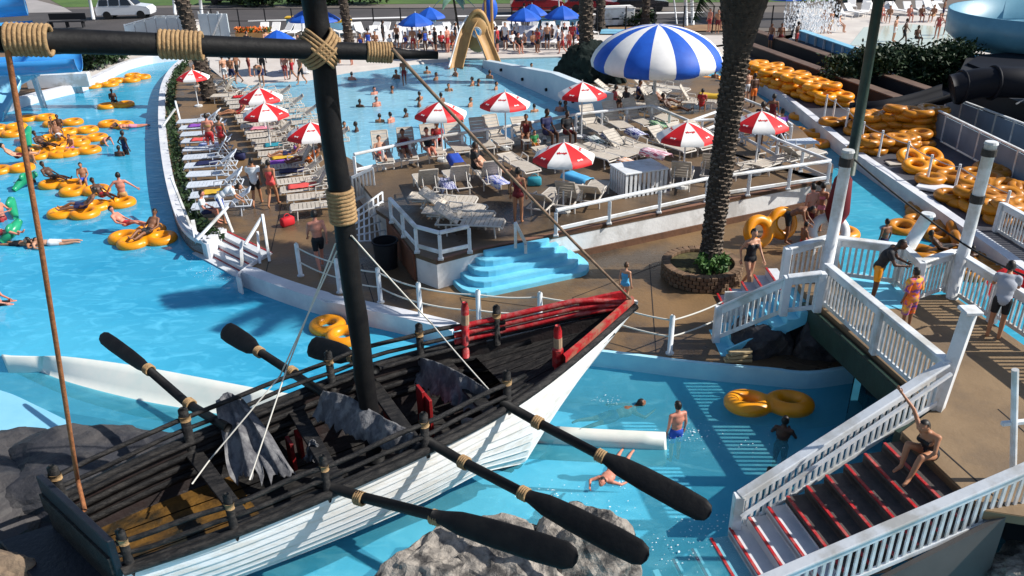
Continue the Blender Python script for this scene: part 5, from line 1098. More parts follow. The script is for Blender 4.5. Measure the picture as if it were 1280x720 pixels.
# splash pad low blue wall with posts
t = thing('pad_wall', 'low blue wall with white posts round the splash pad', 'wall', P(1000, 48, 0)); a, b = P(1000, 50, 0), P(1066, 74, 0)
O('wall', W(beam(B(), a+Vector((0, 0, .3)), b+Vector((0, 0, .3)), .2, .6), t), mat('pad_blue', (.16, .38, .58), (.12, .32, .5), 1, .5), t); O('wall', W(beam(B(), b+Vector((0, 0, .25)), P(1235, 75, .25), .2, .5), t), MATS['pad_blue'], t); O('cap', W(beam(B(), a+Vector((0, 0, .64)), b+Vector((0, 0, .64)), .5, .06), t), M['palefl'], t)
for i in range(7): O('post', W(beam(B(), a.lerp(b, i/6)+Vector((-.15, -.15, 0)), a.lerp(b, i/6)+Vector((-.15, -.15, .6)), .12, .12), t), M['white'], t)
# fountain
t = thing('fountain', 'white misting fountain jets at the top of the splash pad', 'fountain', P(1012, 44, .05)); O('nozzle', tube(B(), [(0, 0, 0), (0, 0, .3)], .15, 10), M['steel'], t)
sp = mat('spray', (.85, .87, .9), None, 5, .6); rnd = random.Random(4); bm = B()
for i in range(1500):
    a = rnd.random()*6.283; f = rnd.random(); r_ = .25+1.7*f; z = 3.2*(f**.4)*(1-.75*max(0, f-.35)**1.2)*rnd.uniform(.2, 1.05); p = Vector((math.cos(a)*r_, math.sin(a)*r_, z)); s = rnd.uniform(.015, .05); q = [bm.verts.new(p+Vector(k)*s) for k in ((1, 0, -1), (-1, .4, -1), (0, -1, -1), (0, 0, 2.5))]
    bm.faces.new((q[0], q[1], q[3])); bm.faces.new((q[1], q[2], q[3])); bm.faces.new((q[2], q[0], q[3]))
O('spray', bm, sp, t, kind='stuff')
# tan kiddie slide
t = thing('play_slide', 'tan rounded play slide with white edges in the wave pool', 'slide', P(598, 76, 0)); b0 = t.location
def kw(x, y, z): return Vector((x, y, z))
for s, nm in ((-1, 'chute'), (1, 'chute')):
    path = [(s*.15, .4, 2.6), (s*.45-.2, -.2, 1.9), (s*.85-.15, -.9, .9), (s*1.15-.1, -1.5, .15), (s*1.3, -1.9, .0)]
    O(nm, chute(path, .38, M['tan']), M['tan'], t, True)
    bm = B(); tube(bm, [Vector(p)+Vector((-.42, 0, .02)) for p in spline(path, 4)], .06, 6); O('edge', bm, M['white'], t, True)
bm = B(); tube(bm, spline([(-1.0, .2, 0), (-.85, .2, 1.4), (-.3, .2, 2.7), (.3, .2, 2.8), (.75, .2, 1.6), (.95, .2, 0)], 5), .16, 8); O('arch', bm, M['tan'], t, True)
bm = B(); sphere(bm, (0, .3, 1.6), (.85, .5, 1.15), 16, 10); O('body', bm, M['tan'], t, True)
O('porthole', tube(B(), [(-.05, -.3, 1.75), (-.05, -.02, 1.75)], .32, 16), M['white'], t); O('porthole_glass', tube(B(), [(-.05, -.33, 1.75), (-.05, -.29, 1.75)], .2, 14), M['slideblue'], t)
for x in (.5, .9): O('post', tube(B(), [(x, .9, 0), (x, .9, 4.6)], .09, 8), M['tan'], t)
O('canopy', sphere(B(), (.1, 1.0, 3.9), (1.0, .8, .35), 14, 6), M['cblue'], t, True)
t = thing('leaf_prop', 'thin leaning palm shaped prop with pale green leaves left of the tan slide', 'prop', P(582, 71, 0)); O('trunk', tube(B(), spline([(0, 0, 0), (-.35, 0, 1.6), (-.6, 0, 3.6)], 4), .07, 8), M['bark'], t, True)
pg = mat('prop_leaf', (.22, .36, .26), (.16, .30, .2), 2, .5)
for k in range(6):
    a = k*1.05; bm = B(); rows = []
    for i in range(7):
        f = i/6; c = Vector((math.cos(a)*1.3*f, math.sin(a)*1.3*f, .5*f-1.1*f*f)); wv = Vector((-math.sin(a), math.cos(a), 0))*.28*math.sin(math.pi*min(.98, f*.9+.1)); rows.append([c-wv, c+Vector((0, 0, .05)), c+wv])
    loft(bm, rows); q = O('leaf', bm, pg, t, True); q.location = (-.6, 0, 3.6)
t = thing('play_pole', 'tan pole with a blue float behind the tan slide', 'pole', P(612, 62, 0)); O('shaft', tube(B(), [(0, 0, 0), (.1, 0, 4.8)], .10, 8), M['tan'], t); O('float', sphere(B(), (.1, -.1, 2.6), (.5, .4, .8), 12, 8), M['cblue'], t, True)
# far fences, poles, box, pavilion
t = thing('chain_fence', 'dark mesh fence with thin posts between the far deck and the road', 'fence', P(240, 45, -.1)); a, b = P(236, 43.5, -.1), P(1000, 41, -.1); n = 22; pm = None
for i in range(n+1):
    if pm is None: q = O('post', tube(B(), [(0, 0, 0), (0, 0, 1.9)], .05, 6), M['black'], t); pm = q.data
    else: q = O('post', pm, None, t)
    q.location = a.lerp(b, i/n)-t.location
for z in (.1, 1.0, 1.85): O('rail', W(beam(B(), a+Vector((0, 0, z)), b+Vector((0, 0, z)), .03, .04), t), M['black'], t)
for i, ((u, v), (u1, v1), r_) in enumerate([((117, 24), (110, -10), .14), ((219, 18), (216, -8), .13), ((254, 34), (249, -10), .13), ((858, 32), (856, -20), .13), ((866, 31), (864, -20), .13), ((846, 30), (840, -20), .06), ((700, 28), (697, -20), .05)]):
    b = P(u, v, 0); o = O('light_pole', tube(B(), [(0, 0, 0), PV(u1, v1, b, Vector((0, 1, 0)))-b], r_, 8), M['white'], smooth=True); o.location = b
    tag(o, ['white pole at the far left behind the yard', 'white pole just left of the pavilion panels', 'white pole right beside the slender palm top', 'left of two close white poles behind the dome', 'right of two close white poles behind the dome', 'thin white pole left of the two close poles', 'thin pole by the road above the blue umbrellas'][i], 'pole')
t = thing('utility_box', 'white utility box with a dark vent at the back of the far deck', 'box', P(770, 30, 0)); t.rotation_euler = (0, 0, R(8)); O('cabinet', box(B(), (0, 0, .62), (2.5, 1.5, 1.2), bev=.03), M['white'], t); O('lid', box(B(), (0, 0, 1.25), (2.6, 1.6, .07), bev=.02), M['cwhite'], t); O('vent', box(B(), (-.25, -.76, .5), (.55, .03, .14)), M['black'], t)
band('far_pool', [(752, 36), (815, 37), (800, 42), (750, 42)], .02, M['palefl'])
t = thing('pavilion', 'white panelled ramp building behind the yard at the upper left', 'building', P(220, 46, 0))
def quad(l, th=.12):
    p = [Vector(q) for q in l]; n_ = (p[1]-p[0]).cross(p[3]-p[0]).normalized()*th; bm = B(); A_ = [bm.verts.new(q) for q in p]; B_ = [bm.verts.new(q+n_) for q in p]; bm.faces.new(A_); bm.faces.new(B_[::-1])
    for i in range(4): bm.faces.new((A_[i], B_[i], B_[(i+1) % 4], A_[(i+1) % 4]))
    return bm
gw = mat('pavilion_panel', (.60, .66, .70), (.48, .55, .60), .9, .35)
base = [P(160+i*13.5, 48, 0) for i in range(8)]
for i in range(6):
    h0, h1 = .9+.2*min(i, 3), .9+.2*min(i+1, 3); p, q = base[i], base[i+1]; O('panel', W(quad([p+Vector((0, 0, .15)), q-Vector((.08, 0, -.15)), q+Vector((-.08, 0, h1)), p+Vector((0, 0, h0))]), t), gw, t); O('post', W(beam(B(), p-Vector((.04, 0, 0)), p+Vector((-.04, 0, h0+.12)), .1, .1), t), M['white'], t); O('rail', W(beam(B(), p+Vector((0, 0, h0+.08)), q+Vector((0, 0, h1+.08)), .12, .08), t), M['white'], t)
O('deck', W(prism(B(), [base[0]+Vector((0, .2, 0)), base[6]+Vector((0, .2, 0)), base[6]+Vector((0, 4.5, 0)), base[0]+Vector((0, 4.5, 0))], 0, .7), t), M['pale'], t)
O('side_panel', W(quad([P(132, 44, .1), P(160, 42, .1), P(160, 42, 1.4), P(132, 44, 2.6)]), t), gw, t)
t = thing('pavilion', 'second white panelled enclosure right of the slender palm', 'building', P(270, 44, 0)); base = [P(254+i*12, 47, 0) for i in range(4)]
for i in range(3): p, q = base[i], base[i+1]; O('panel', W(quad([p+Vector((0, 0, .1)), q+Vector((-.08, 0, .1)), q+Vector((-.08, 0, 1.7)), p+Vector((0, 0, 1.7))]), t), gw, t); O('post', W(beam(B(), p-Vector((.04, 0, 0)), p+Vector((-.04, 0, 1.85)), .1, .1), t), M['white'], t)
O('brace', W(beam(B(), base[1]+Vector((0, -.2, 0)), base[2]+Vector((.3, -.2, 1.7)), .12, .1), t), M['white'], t)
t = thing('bench', 'long dark bench at the far left above the yard', 'bench', P(85, 34, 0)); O('seat', box(B(), (0, 0, .45), (3.0, .5, .06)), M['black'], t); O('backrest', box(B(), (0, .3, .8), (3.0, .06, .5)), M['black'], t)
for x in (-1.3, 0, 1.3): O('leg', box(B(), (x, 0, .22), (.08, .45, .44)), M['black'], t)
t = thing('flower_cart', 'low planter of orange and yellow flowers on the far deck', 'planter', P(318, 47, 0)); O('box', box(B(), (0, 0, .2), (2.6, .6, .4), bev=.03), M['tan'], t)
leaves('flowers', 260, lambda r: Vector((r.uniform(-1.3, 1.3), r.uniform(-.3, .3), r.uniform(.4, .75))), .12, CL['orange'], t, 3, kind='stuff'); leaves('greens', 200, lambda r: Vector((r.uniform(-1.3, 1.3), r.uniform(-.3, .3), r.uniform(.4, .7))), .12, MATS['bright_leaf'], t, 4, kind='stuff')
for i, (u, v) in enumerate([(372, 33), (427, 38), (534, 32), (680, 31), (706, 31), (722, 31)]):
    t = thing('food_stall', ['small yellow stall left of the mast', 'small yellow stall right of the mast', 'orange topped stall below the left blue umbrellas', 'yellow topped stall under the nearest right umbrella', 'yellow topped stall below the rightmost blue umbrella', 'yellow topped stall beside the mound palm'][i], 'stall', P(u, v+5, 0), 0, 'yellow stalls on the far deck'); O('counter', box(B(), (0, 0, .45), (1.4, .6, .9), bev=.02), M['palefl'], t); O('top', box(B(), (0, 0, .97), (1.6, .8, .14), bev=.03), CL['yellow'], t)
# cars
def car(label, loc, deg, paint, kind='suv'):
    t = thing('parked_car', label, 'car', loc, R(deg)); h = 1.75 if kind == 'suv' else 1.45
    prof = [(-2.3, .35), (-2.35, .85), (-2.2, h*.6), (-1.85, h*.97), (-1.2, h), (.5, h), (1.05, h*.64), (2.05, h*.56), (2.3, .75), (2.3, .35)]
    bm = B(); rows = [[Vector((x*(1 if abs(y) < .8 else .99), y*(1-.16*max(0, (z-h*.6)/(h*.4))), z)) for x, z in prof] for y in (-.9, -.8, 0, .8, .9)]; V_ = loft(bm, rows, True); bm.faces.new(V_[0][::-1]); bm.faces.new(V_[-1]); bmesh.ops.recalc_face_normals(bm, faces=bm.faces); O('body', bm, paint, t, False)
    for s in (-1, 1):
        for x0, x1 in ((-1.95, -1.15), (-1.05, -.2), (-.1, .72)):
            y = s*.90; bm = B(); f = [Vector((x0, y, h*.64)), Vector((x1+(.12 if x1 > .5 else 0), y, h*.64)), Vector((x1-(.18 if x1 > .5 else 0), y*.885, h*.93)), Vector((x0+(.1 if x0 < -1.5 else 0), y*.885, h*.93))]; bm.faces.new([bm.verts.new(p+Vector((0, s*.012, 0))) for p in f]); O('window', bm, M['glass'], t)
        for x in (-1.4, 1.45): O('wheel', tube(B(), [(x, s*.72, .34), (x, s*.93, .34)], .34, 16), M['tyre'], t)
    bm = B(); bm.faces.new([bm.verts.new(p) for p in (Vector((1.13, -.72, h*.66)), Vector((1.13, .72, h*.66)), Vector((.60, .66, h*.96)), Vector((.60, -.66, h*.96)))]); O('windscreen', bm, M['glass'], t)
    return t
wc = mat('car_white', (.72, .73, .75), None, 5, .25, coat=.6); rc = mat('car_red', (.30, .01, .015), None, 5, .25, coat=.6); dc = mat('car_dark', (.02, .02, .024), None, 5, .25, coat=.6)
car('white sport utility car parked by the road above the yard', P(160, 22, -.08), 4, wc); car('dark car on the road at the top left of the mast', P(290, 4, -.08), 2, dc, 'sedan'); car('dark red truck parked at the top behind the mound palm', P(672, 16, -.08), 3, rc); car('dark red car right of the parked truck', P(740, 14, -.08), -4, rc, 'sedan'); car('dark car parked behind the pole at the top right', P(800, 13, -.08), 0, dc, 'sedan'); car('dark car at the top above the hedge', P(1090, 1, -.08), 0, dc)
# red folded parasol & red banner
t = thing('folded_parasol', 'folded maroon parasol leaning by the channel edge behind the tall post', 'parasol', P(1040, 300, 0)); O('cloth', tube(B(), [(0, 0, .5), (.02, .02, .9), (.05, .05, 1.9), (.06, .06, 2.2)], [.18, .36, .26, .05], 10), CL['maroon'], t, True); O('pole', tube(B(), [(0, 0, 0), (.06, .06, 2.3)], .03, 6), M['black'], t)
rows = [[P(1232, 348, 2.0)+Vector((0, 0, -.0)), P(1262, 334, 2.25), P(1310, 350, 2.3)], [P(1236, 372, 1.75), P(1266, 356, 2.0), P(1310, 372, 2.0)], [P(1240, 388, 1.6), P(1270, 372, 1.8), P(1310, 388, 1.8)]]
bm = B(); loft(bm, [spline(r, 4) for r in rows]); bmesh.ops.solidify(bm, geom=bm.faces[:], thickness=.02); tag(O('red_cloth', bm, CL['red'], smooth=True), 'red cloth hung over the gate at the right edge', 'cloth')
bm = B(); rnd = random.Random(5)
for s in (-1, 1): torus(bm, (s*.3, 0, 0), .22, .03, 14, 6)
# green crocodile floats at far left
gm = mat('green_float', (.02, .33, .16), (.015, .25, .12), 2, .3)
for i, (p0, p1, p2) in enumerate([((38, 190), (34, 172), (36, 160)), ((17, 238), (30, 225), (45, 217)), ((20, 272), (14, 258), (14, 248)), ((2, 302), (14, 290), (24, 276))]):
    pts = spline([P(*p0, WZ), P(*p1, WZ+.25), P(*p2, WZ+.45)], 5); n = len(pts); t = thing('float_toy', ['green float toy arching out of the water near the rope top', 'green float toy beside the rope in mid river', 'green float toy upright at the left edge', 'green float toy lowest at the left edge'][i], 'float', pts[0]); O('body', W(tube(B(), pts, [.09+.09*math.sin(math.pi*k/n) for k in range(n)], 10), t), gm, t, True); O('fin', W(sphere(B(), pts[n//2]+Vector((0, 0, .12)), (.10, .25, .16), 8, 6), t), gm, t, True)
# ================================================================== PEOPLE
def cap(bm, a, b, ra, rb, n=10):
    a = Vector(a); b = Vector(b); d = (b-a).normalized(); pts = []; rs = []
    for k in range(4): t = math.pi/2*(k/3); pts.append(a-d*ra*math.cos(t)*.98); rs.append(max(.004, ra*math.sin(t)))
    for k in range(4): t = math.pi/2*(1-k/3); pts.append(b+d*rb*math.cos(t)*.98); rs.append(max(.004, rb*math.sin(t)))
    tube(bm, pts, rs, n)
BASE = dict(pel=(0, 0, .93), che=(0, 0, 1.24), nek=(0, .01, 1.45), hed=(0, -.02, 1.57), sL=(-.185, 0, 1.39), eL=(-.23, .02, 1.12), wL=(-.24, -.04, .88), sR=(.185, 0, 1.39), eR=(.23, .02, 1.12), wR=(.24, -.04, .88), hL=(-.085, 0, .90), kL=(-.10, -.01, .49), aL=(-.10, .02, .08), tL=(-.12, -.14, .03), hR=(.085, 0, .90), kR=(.10, -.01, .49), aR=(.10, .02, .08), tR=(.12, -.14, .03))
POSES = dict(
    stand={}, hip=dict(eR=(.36, .06, 1.16), wR=(.17, -.02, .98), kL=(-.11, -.04, .49)),
    walk=dict(kL=(-.09, -.16, .50), aL=(-.09, -.22, .09), tL=(-.10, -.38, .06), kR=(.09, .04, .48), aR=(.09, .30, .14), tR=(.10, .18, .03), eL=(-.22, .14, 1.14), wL=(-.22, .08, .90), eR=(.22, -.08, 1.13), wR=(.21, -.25, .95)),
    arms=dict(eL=(-.28, -.12, 1.16), wL=(-.12, -.32, 1.20), eR=(.28, -.12, 1.16), wR=(.12, -.32, 1.20)),
    wave=dict(eL=(-.38, 0, 1.22), wL=(-.52, -.10, 1.05), eR=(.38, .02, 1.20), wR=(.50, -.08, 1.0), kL=(-.14, -.08, .49), kR=(.14, .02, .49)),
    lean=dict(che=(0, -.10, 1.20), nek=(0, -.22, 1.39), hed=(0, -.31, 1.47), sL=(-.18, -.17, 1.34), sR=(.18, -.17, 1.34), eL=(-.22, -.30, 1.10), wL=(-.10, -.50, 1.08), eR=(.22, -.30, 1.10), wR=(.10, -.50, 1.08)),
    bend=dict(che=(0, -.26, 1.12), nek=(0, -.44, 1.20), hed=(0, -.56, 1.20), sL=(-.18, -.38, 1.17), sR=(.18, -.38, 1.17), eL=(-.2, -.46, .92), wL=(-.14, -.62, .78), eR=(.2, -.46, .92), wR=(.14, -.62, .78), pel=(0, .06, .92), hL=(-.085, .05, .88), hR=(.085, .05, .88)),
    sit=dict(pel=(0, 0, .50), che=(0, .02, .80), nek=(0, .02, 1.01), hed=(0, -.02, 1.13), sL=(-.18, .02, .95), sR=(.18, .02, .95), eL=(-.23, -.04, .70), wL=(-.15, -.26, .60), eR=(.23, -.04, .70), wR=(.15, -.26, .60), hL=(-.09, -.03, .49), hR=(.09, -.03, .49), kL=(-.12, -.43, .50), kR=(.12, -.43, .50), aL=(-.12, -.42, .09), aR=(.12, -.42, .09), tL=(-.13, -.57, .03), tR=(.13, -.57, .03)),
    recl=dict(pel=(0, .12, .46), che=(0, .36, .66), nek=(0, .52, .83), hed=(0, .56, .95), sL=(-.18, .48, .77), sR=(.18, .48, .77), eL=(-.26, .30, .58), wL=(-.22, .08, .52), eR=(.26, .30, .58), wR=(.22, .08, .52), hL=(-.09, .08, .46), hR=(.09, .08, .46), kL=(-.10, -.32, .58), kR=(.11, -.34, .50), aL=(-.10, -.70, .44), aR=(.11, -.74, .44), tL=(-.11, -.78, .54), tR=(.12, -.82, .54)),
    prone=dict(pel=(0, .1, .12), che=(0, -.22, .15), nek=(0, -.42, .19), hed=(0, -.56, .25), sL=(-.18, -.38, .16), sR=(.18, -.38, .16), eL=(-.34, -.52, .12), wL=(-.24, -.76, .14), eR=(.36, -.30, .10), wR=(.46, -.08, .08), hL=(-.09, .14, .11), hR=(.09, .14, .11), kL=(-.12, .55, .09), kR=(.12, .55, .07), aL=(-.14, .92, .08), aR=(.13, .93, .12), tL=(-.14, 1.06, .04), tR=(.13, 1.07, .09)),
    reach=dict(pel=(0, 0, .24), che=(0, -.10, .52), nek=(0, -.20, .71), hed=(0, -.30, .81), sL=(-.18, -.15, .66), sR=(.18, -.15, .66), eL=(-.36, -.10, .88), wL=(-.60, -.12, 1.06), eR=(.24, -.28, .46), wR=(.16, -.42, .32), hL=(-.09, -.03, .22), hR=(.09, -.03, .22), kL=(-.16, -.38, .42), kR=(.12, -.42, .36), aL=(-.14, -.46, .02), aR=(.12, -.62, .0), tL=(-.16, -.60, -.04), tR=(.14, -.76, -.05)),
)
CL['beach'] = mat('beach_towel_print', (.80, .16, .02), (.16, .05, .30), 5, .8, lo=.46, hi=.54, c3=(.7, .42, .05), s3=4.)
SEG = [('torso', 'pel', 'che'), ('chest', 'che', 'nek'), ('head', 'nek', 'hed'), ('uaL', 'sL', 'eL'), ('faL', 'eL', 'wL'), ('uaR', 'sR', 'eR'), ('faR', 'eR', 'wR'), ('thL', 'hL', 'kL'), ('shL', 'kL', 'aL'), ('thR', 'hR', 'kR'), ('shR', 'kR', 'aR'), ('ftL', 'aL', 'tL'), ('ftR', 'aR', 'tR')]
BODY = {}
def build_pose(name, woman=False):
    J = {k: Vector(v) for k, v in {**BASE, **POSES[name]}.items()}; bm = B(); sx = .9 if woman else 1
    rt = (J['sR']-J['sL']).normalized()
    def fr(a, b): z = (J[b]-J[a]).normalized(); x = (rt-z*rt.dot(z)).normalized(); return Matrix((x, z.cross(x), z)).transposed()
    X1, X2 = fr('pel', 'che'), fr('che', 'nek'); Xh = fr('nek', 'hed')
    sphere(bm, J['pel'], (.158 if not woman else .168, .115, .125), 14, 10, X1); sphere(bm, J['pel'].lerp(J['che'], .5), (.142*sx, .10, .15), 14, 10, X1)
    sphere(bm, J['che'], (.170*sx, .115, .16), 14, 10, X2); sphere(bm, J['che'].lerp(J['nek'], .62), (.165*sx, .085, .09), 14, 10, X2)
    if woman:
        for s in (-1, 1): sphere(bm, J['che']+X2 @ Vector((s*.075, -.095, .05)), .062, 10, 8)
    for s in 'LR':
        J['s'+s] = J['che'].lerp(J['s'+s], 1) if not woman else J['s'+s]-rt*(-1 if s == 'L' else 1)*.015
        cap(bm, J['nek'].lerp(J['s'+s], .45)-Vector((0, 0, .02)), J['s'+s], .055, .058); cap(bm, J['s'+s], J['e'+s], .052*sx, .040*sx); cap(bm, J['e'+s], J['w'+s], .040*sx, .028*sx)
        cap(bm, J['h'+s], J['k'+s], .088, .056); m = J['k'+s].lerp(J['a'+s], .3); cap(bm, J['k'+s], m, .054, .056); cap(bm, m, J['a'+s], .056, .036); cap(bm, J['a'+s], J['t'+s], .040, .030)
        f = (J['w'+s]-J['e'+s]).normalized(); cap(bm, J['w'+s], J['w'+s]+f*.07, .028, .030)
    cap(bm, J['nek']-X2 @ Vector((0, 0, .06)), J['hed'], .056*sx, .052*sx)
    hc = J['hed']+Xh @ Vector((0, 0, .055)); hz_ = Vector((0, 0, 1)) if name not in ('prone',) else (J['hed']-J['nek']).normalized()
    HX = Matrix.Identity(3) if name != 'prone' else Matrix.Rotation(R(-30), 3, 'X')
    sphere(bm, hc, (.076, .096, .116), 14, 12, HX); sphere(bm, hc+HX @ Vector((0, -.035, -.055)), (.055, .06, .06), 10, 8, HX); cap(bm, hc+HX @ Vector((0, -.092, .015)), hc+HX @ Vector((0, -.108, -.022)), .012, .017, 6)
    for s in (-1, 1): sphere(bm, hc+HX @ Vector((s*.078, .0, -.005)), (.014, .022, .032), 8, 6, HX)
    me = remesh(bm, .0225, 3, 'body')
    # hands: five fingers joined to the same mesh
    bm = B(); bm.from_mesh(me)
    for s in 'LR':
        f = (J['w'+s]-J['e'+s]).normalized(); side = f.cross(Vector((0, 1, .2))).normalized(); palm = J['w'+s]+f*.075
        for k, (o_, l) in enumerate(((-.027, .062), (-.009, .075), (.009, .07), (.026, .055))):
            a = palm+side*o_; tube(bm, [a, a+f*l*.55, a+(f*.9+side.cross(f)*.3)*l], [.0095, .009, .006], 5)
        a = palm-f*.05+side*-.03; tube(bm, [a, a+f*.025-side*.022, a+f*.055-side*.03], [.011, .010, .007], 5)
    # eyes, brows and mouth
    for s in (-1, 1): sphere(bm, hc+HX @ Vector((s*.032, -.088, .018)), (.012, .009, .008), 6, 5)
    n0 = len(bm.faces); bm.to_mesh(me); bm.free()
    for p in me.polygons: p.use_smooth = True
    # classify
    tg = []
    for v in me.vertices:
        best = None
        for nm, a, b in SEG:
            pa, pb_ = J[a], J[b]; d = pb_-pa; t = max(0, min(1, (v.co-pa).dot(d)/d.length_squared)); q = (v.co-(pa+d*t)).length-(.10 if nm in ('torso', 'chest') else .055 if nm[:2] == 'th' else .03)
            if nm == 'head': q -= .03
            if best is None or q < best[0]: best = (q, nm, t)
        hv = HX.transposed() @ (v.co-hc); tg.append((best[1], best[2], hv))
    BODY[(name, woman)] = dict(me=me, J=J, tg=tg, cl={}); return BODY[(name, woman)]
def cloth(bd, kind):
    if kind in bd['cl']: return bd['cl'][kind]
    def ok(t):
        n, f, h = t
        hd = h.length < .15
        if kind == 'hair': return hd and (h.z > .062 or (h.y > .012 and h.z > -.06) or (abs(h.x) > .062 and h.z > .02 and h.y > -.03))
        if hd: return False
        if kind == 'trunks': return (n == 'torso' and f < .28) or (n[:2] == 'th' and f < .72)
        if kind == 'brief': return (n == 'torso' and f < .22) or (n[:2] == 'th' and f < .14)
        if kind == 'suit': return n in ('torso',) or (n == 'chest' and f < .5) or (n[:2] == 'th' and f < .10)
        if kind == 'top': return (n == 'torso' and f > .82) or (n == 'chest' and f < .38)
        if kind == 'shirt': return (n in ('torso', 'chest') and not (n == 'chest' and f > .93)) or (n[:2] == 'ua' and f < .6)
        if kind == 'wrap': return n in ('torso', 'chest') or n[:2] == 'th' or n[:2] == 'ua'
    me = bd['me']; bm = B(); bm.from_mesh(me); bm.verts.ensure_lookup_table(); bm.normal_update(); th = dict(hair=.016, wrap=.045, shirt=.017).get(kind, .008)
    sel = [ok(t) for t in bd['tg']]; nv = len(sel); dead = [f for f in bm.faces if not all(v.index < nv and sel[v.index] for v in f.verts)]
    nr = {v: v.normal.copy() for v in bm.verts}
    for v in bm.verts: v.co += nr[v]*th
    bmesh.ops.delete(bm, geom=dead, context='FACES')
    out = bpy.data.meshes.new({'hair': 'hair', 'trunks': 'swim_trunks', 'brief': 'swim_brief', 'suit': 'swimsuit', 'top': 'bikini_top', 'shirt': 'shirt', 'wrap': 'towel_wrap'}[kind]); bm.to_mesh(out); bm.free()
    for p in out.polygons: p.use_smooth = True
    out.materials.append(CL['black']); bd['cl'][kind] = out; return out
def person(label, loc, deg, pose='stand', skin=1, wear=(('trunks', 'navy'),), s=1., woman=False, hair='hair', group=None, cat='person', tilt=0):
    bd = BODY.get((pose, woman)) or build_pose(pose, woman)
    t = thing('person', label, cat, loc, R(deg), group); t.scale = (s,)*3
    if tilt: t.rotation_euler = (R(tilt), 0, R(deg))
    b = O('body', bd['me'], None, t)
    if not bd['me'].materials: bd['me'].materials.append(SKIN[1])
    b.material_slots[0].link = 'OBJECT'; b.material_slots[0].material = SKIN[skin]
    for k, c in (*wear, ('hair', hair)):
        me = cloth(bd, k); o = O(me.name.split('.')[0], me, None, b); o.material_slots[0].link = 'OBJECT'; o.material_slots[0].material = M[c] if c in M else CL[c]
    return t
def T(c, lo='trunks'): return ((lo, c),)
def S2(a, b, x='shirt', y='trunks'): return ((x, a), (y, b))
W1 = lambda c: (('suit', c),)
BK = lambda c: (('top', c), ('brief', c))
# plaza and decks --- rotation: 0 faces the camera, 180 faces away, 90 faces right
person('woman in a dark swimsuit standing by the top of the blue steps seen from behind', P(648, 279, PZ), 170, 'stand', 1, W1('maroon'), .98, True)
person('girl with dark hair walking behind the bow tip in blue and red', P(780, 383, 0), 140, 'stand', 0, (('suit', 'sky'), ), .72, True, 'hair2')
person('woman in a black swimsuit walking between the planter and the blue stairs', P(933, 364, 0), 20, 'walk', 0, W1('black'), 1.04, True)
person('man in black trunks walking behind the mast with sunburnt back', P(402, 338, 0), 205, 'walk', 4, T('black'), 1.05)
person('man in a white shirt and black shorts walking away on the left deck', P(323, 258, 0), 185, 'walk', 1, S2('white', 'black'), 1.0)
person('woman in a coral bikini walking away beside the white shirt', P(343, 259, 0), 175, 'walk', 1, (('suit', 'coral'),), .97, True)
person('person in red shorts with a pale back on the left deck', P(266, 194, 0), 190, 'stand', 4, S2('tan', 'red', 'top'), 1.0)
person('woman in a red swimsuit beside the person in red shorts', P(281, 197, 0), 170, 'hip', 1, (('suit', 'red'),), 1.0, True)
person('man in a white shirt and blue shorts bending over the cool white loungers', P(282, 280, 0), 110, 'bend', 1, S2('white', 'blue'), 1.0)
person('seated person at the near end of the cool white lounger row', P(258, 280, 0), 100, 'sit', 4, S2('white', 'navy'), .9)
person('woman in an orange swimsuit reclining on a lounger left of the mast', P(385, 214, .0), -74, 'recl', 2, W1('orange'), 1., True)
person('person in purple sitting beside the purple towel', P(362, 206, .0), -74, 'recl', 1, S2('purple', 'navy', 'top'), .95, True)
person('person in a red top lying among the cream loungers', P(296, 152, .0), -74, 'recl', 1, W1('red'), .95, True)
person('person lying on the short lounger row beside the slender palm', P(248, 106, .0), -80, 'recl', 0, W1('black'), 1., True)
person('person standing at the foot of the slender palm', P(250, 112, 0), 60, 'stand', 1, T('orange'), .95)
# crouching group and others at the channel edge
person('person bending with a towel by the double tube on edge', P(983, 304, 0), 60, 'bend', 2, T('black'), .98)
person('person in red standing by the maroon parasol', P(1008, 296, 0), 200, 'stand', 4, T('maroon'), .98)
person('woman in pink at the channel edge left of the tall post', P(1020, 290, 0), 150, 'hip', 1, BK('pink'), .92, True)
person('child crouching in front of the group at the channel edge', P(1002, 316, 0), 100, 'sit', 2, T('red'), .75)
person('person in a black shirt and yellow shorts bending at the back of the deck', P(1090, 380, DZ), 60, 'lean', 3, S2('black', 'yellow'), 1.0)
person('girl wrapped in an orange and purple towel on the deck', P(1131, 410, DZ), 200, 'stand', 2, (('wrap', 'beach'), ), .80, True)
person('person in a red shirt and black shorts leaning on the gate', P(1240, 424, DZ), 150, 'lean', 1, S2('grey', 'black'), 1.0)
person('woman in a dark swimsuit sitting at the head of the lower stairs gripping the rail', P(1158, 578, 1.16), -60, 'reach', 1, W1('black'), 1.0, True)
# splash pool
person('boy in blue trunks standing waist deep in the splash pool', P(845, 545, -.4)+Vector((0, 0, -.66)), 200, 'stand', 4, T('blue'), .86)
person('swimmer under the water beyond the divider end', P(772, 512, -.4)+Vector((0, 0, -.24)), 110, 'prone', 2, T('navy'), .95)
person('swimmer with red trunks under the far oar blade', P(765, 592, -.4)+Vector((0, 0, -.06)), -30, 'prone', 4, T('red'), .80)
person('boy reaching under the large double tube in the splash pool', P(978, 548, -.4)+Vector((0, 0, -.95)), 150, 'arms', 3, T('black'), .85)
person('swimmer beside the stair rail in the splash pool', P(962, 598, -.4)+Vector((0, 0, -1.15)), 190, 'stand', 2, T('navy'), .8)
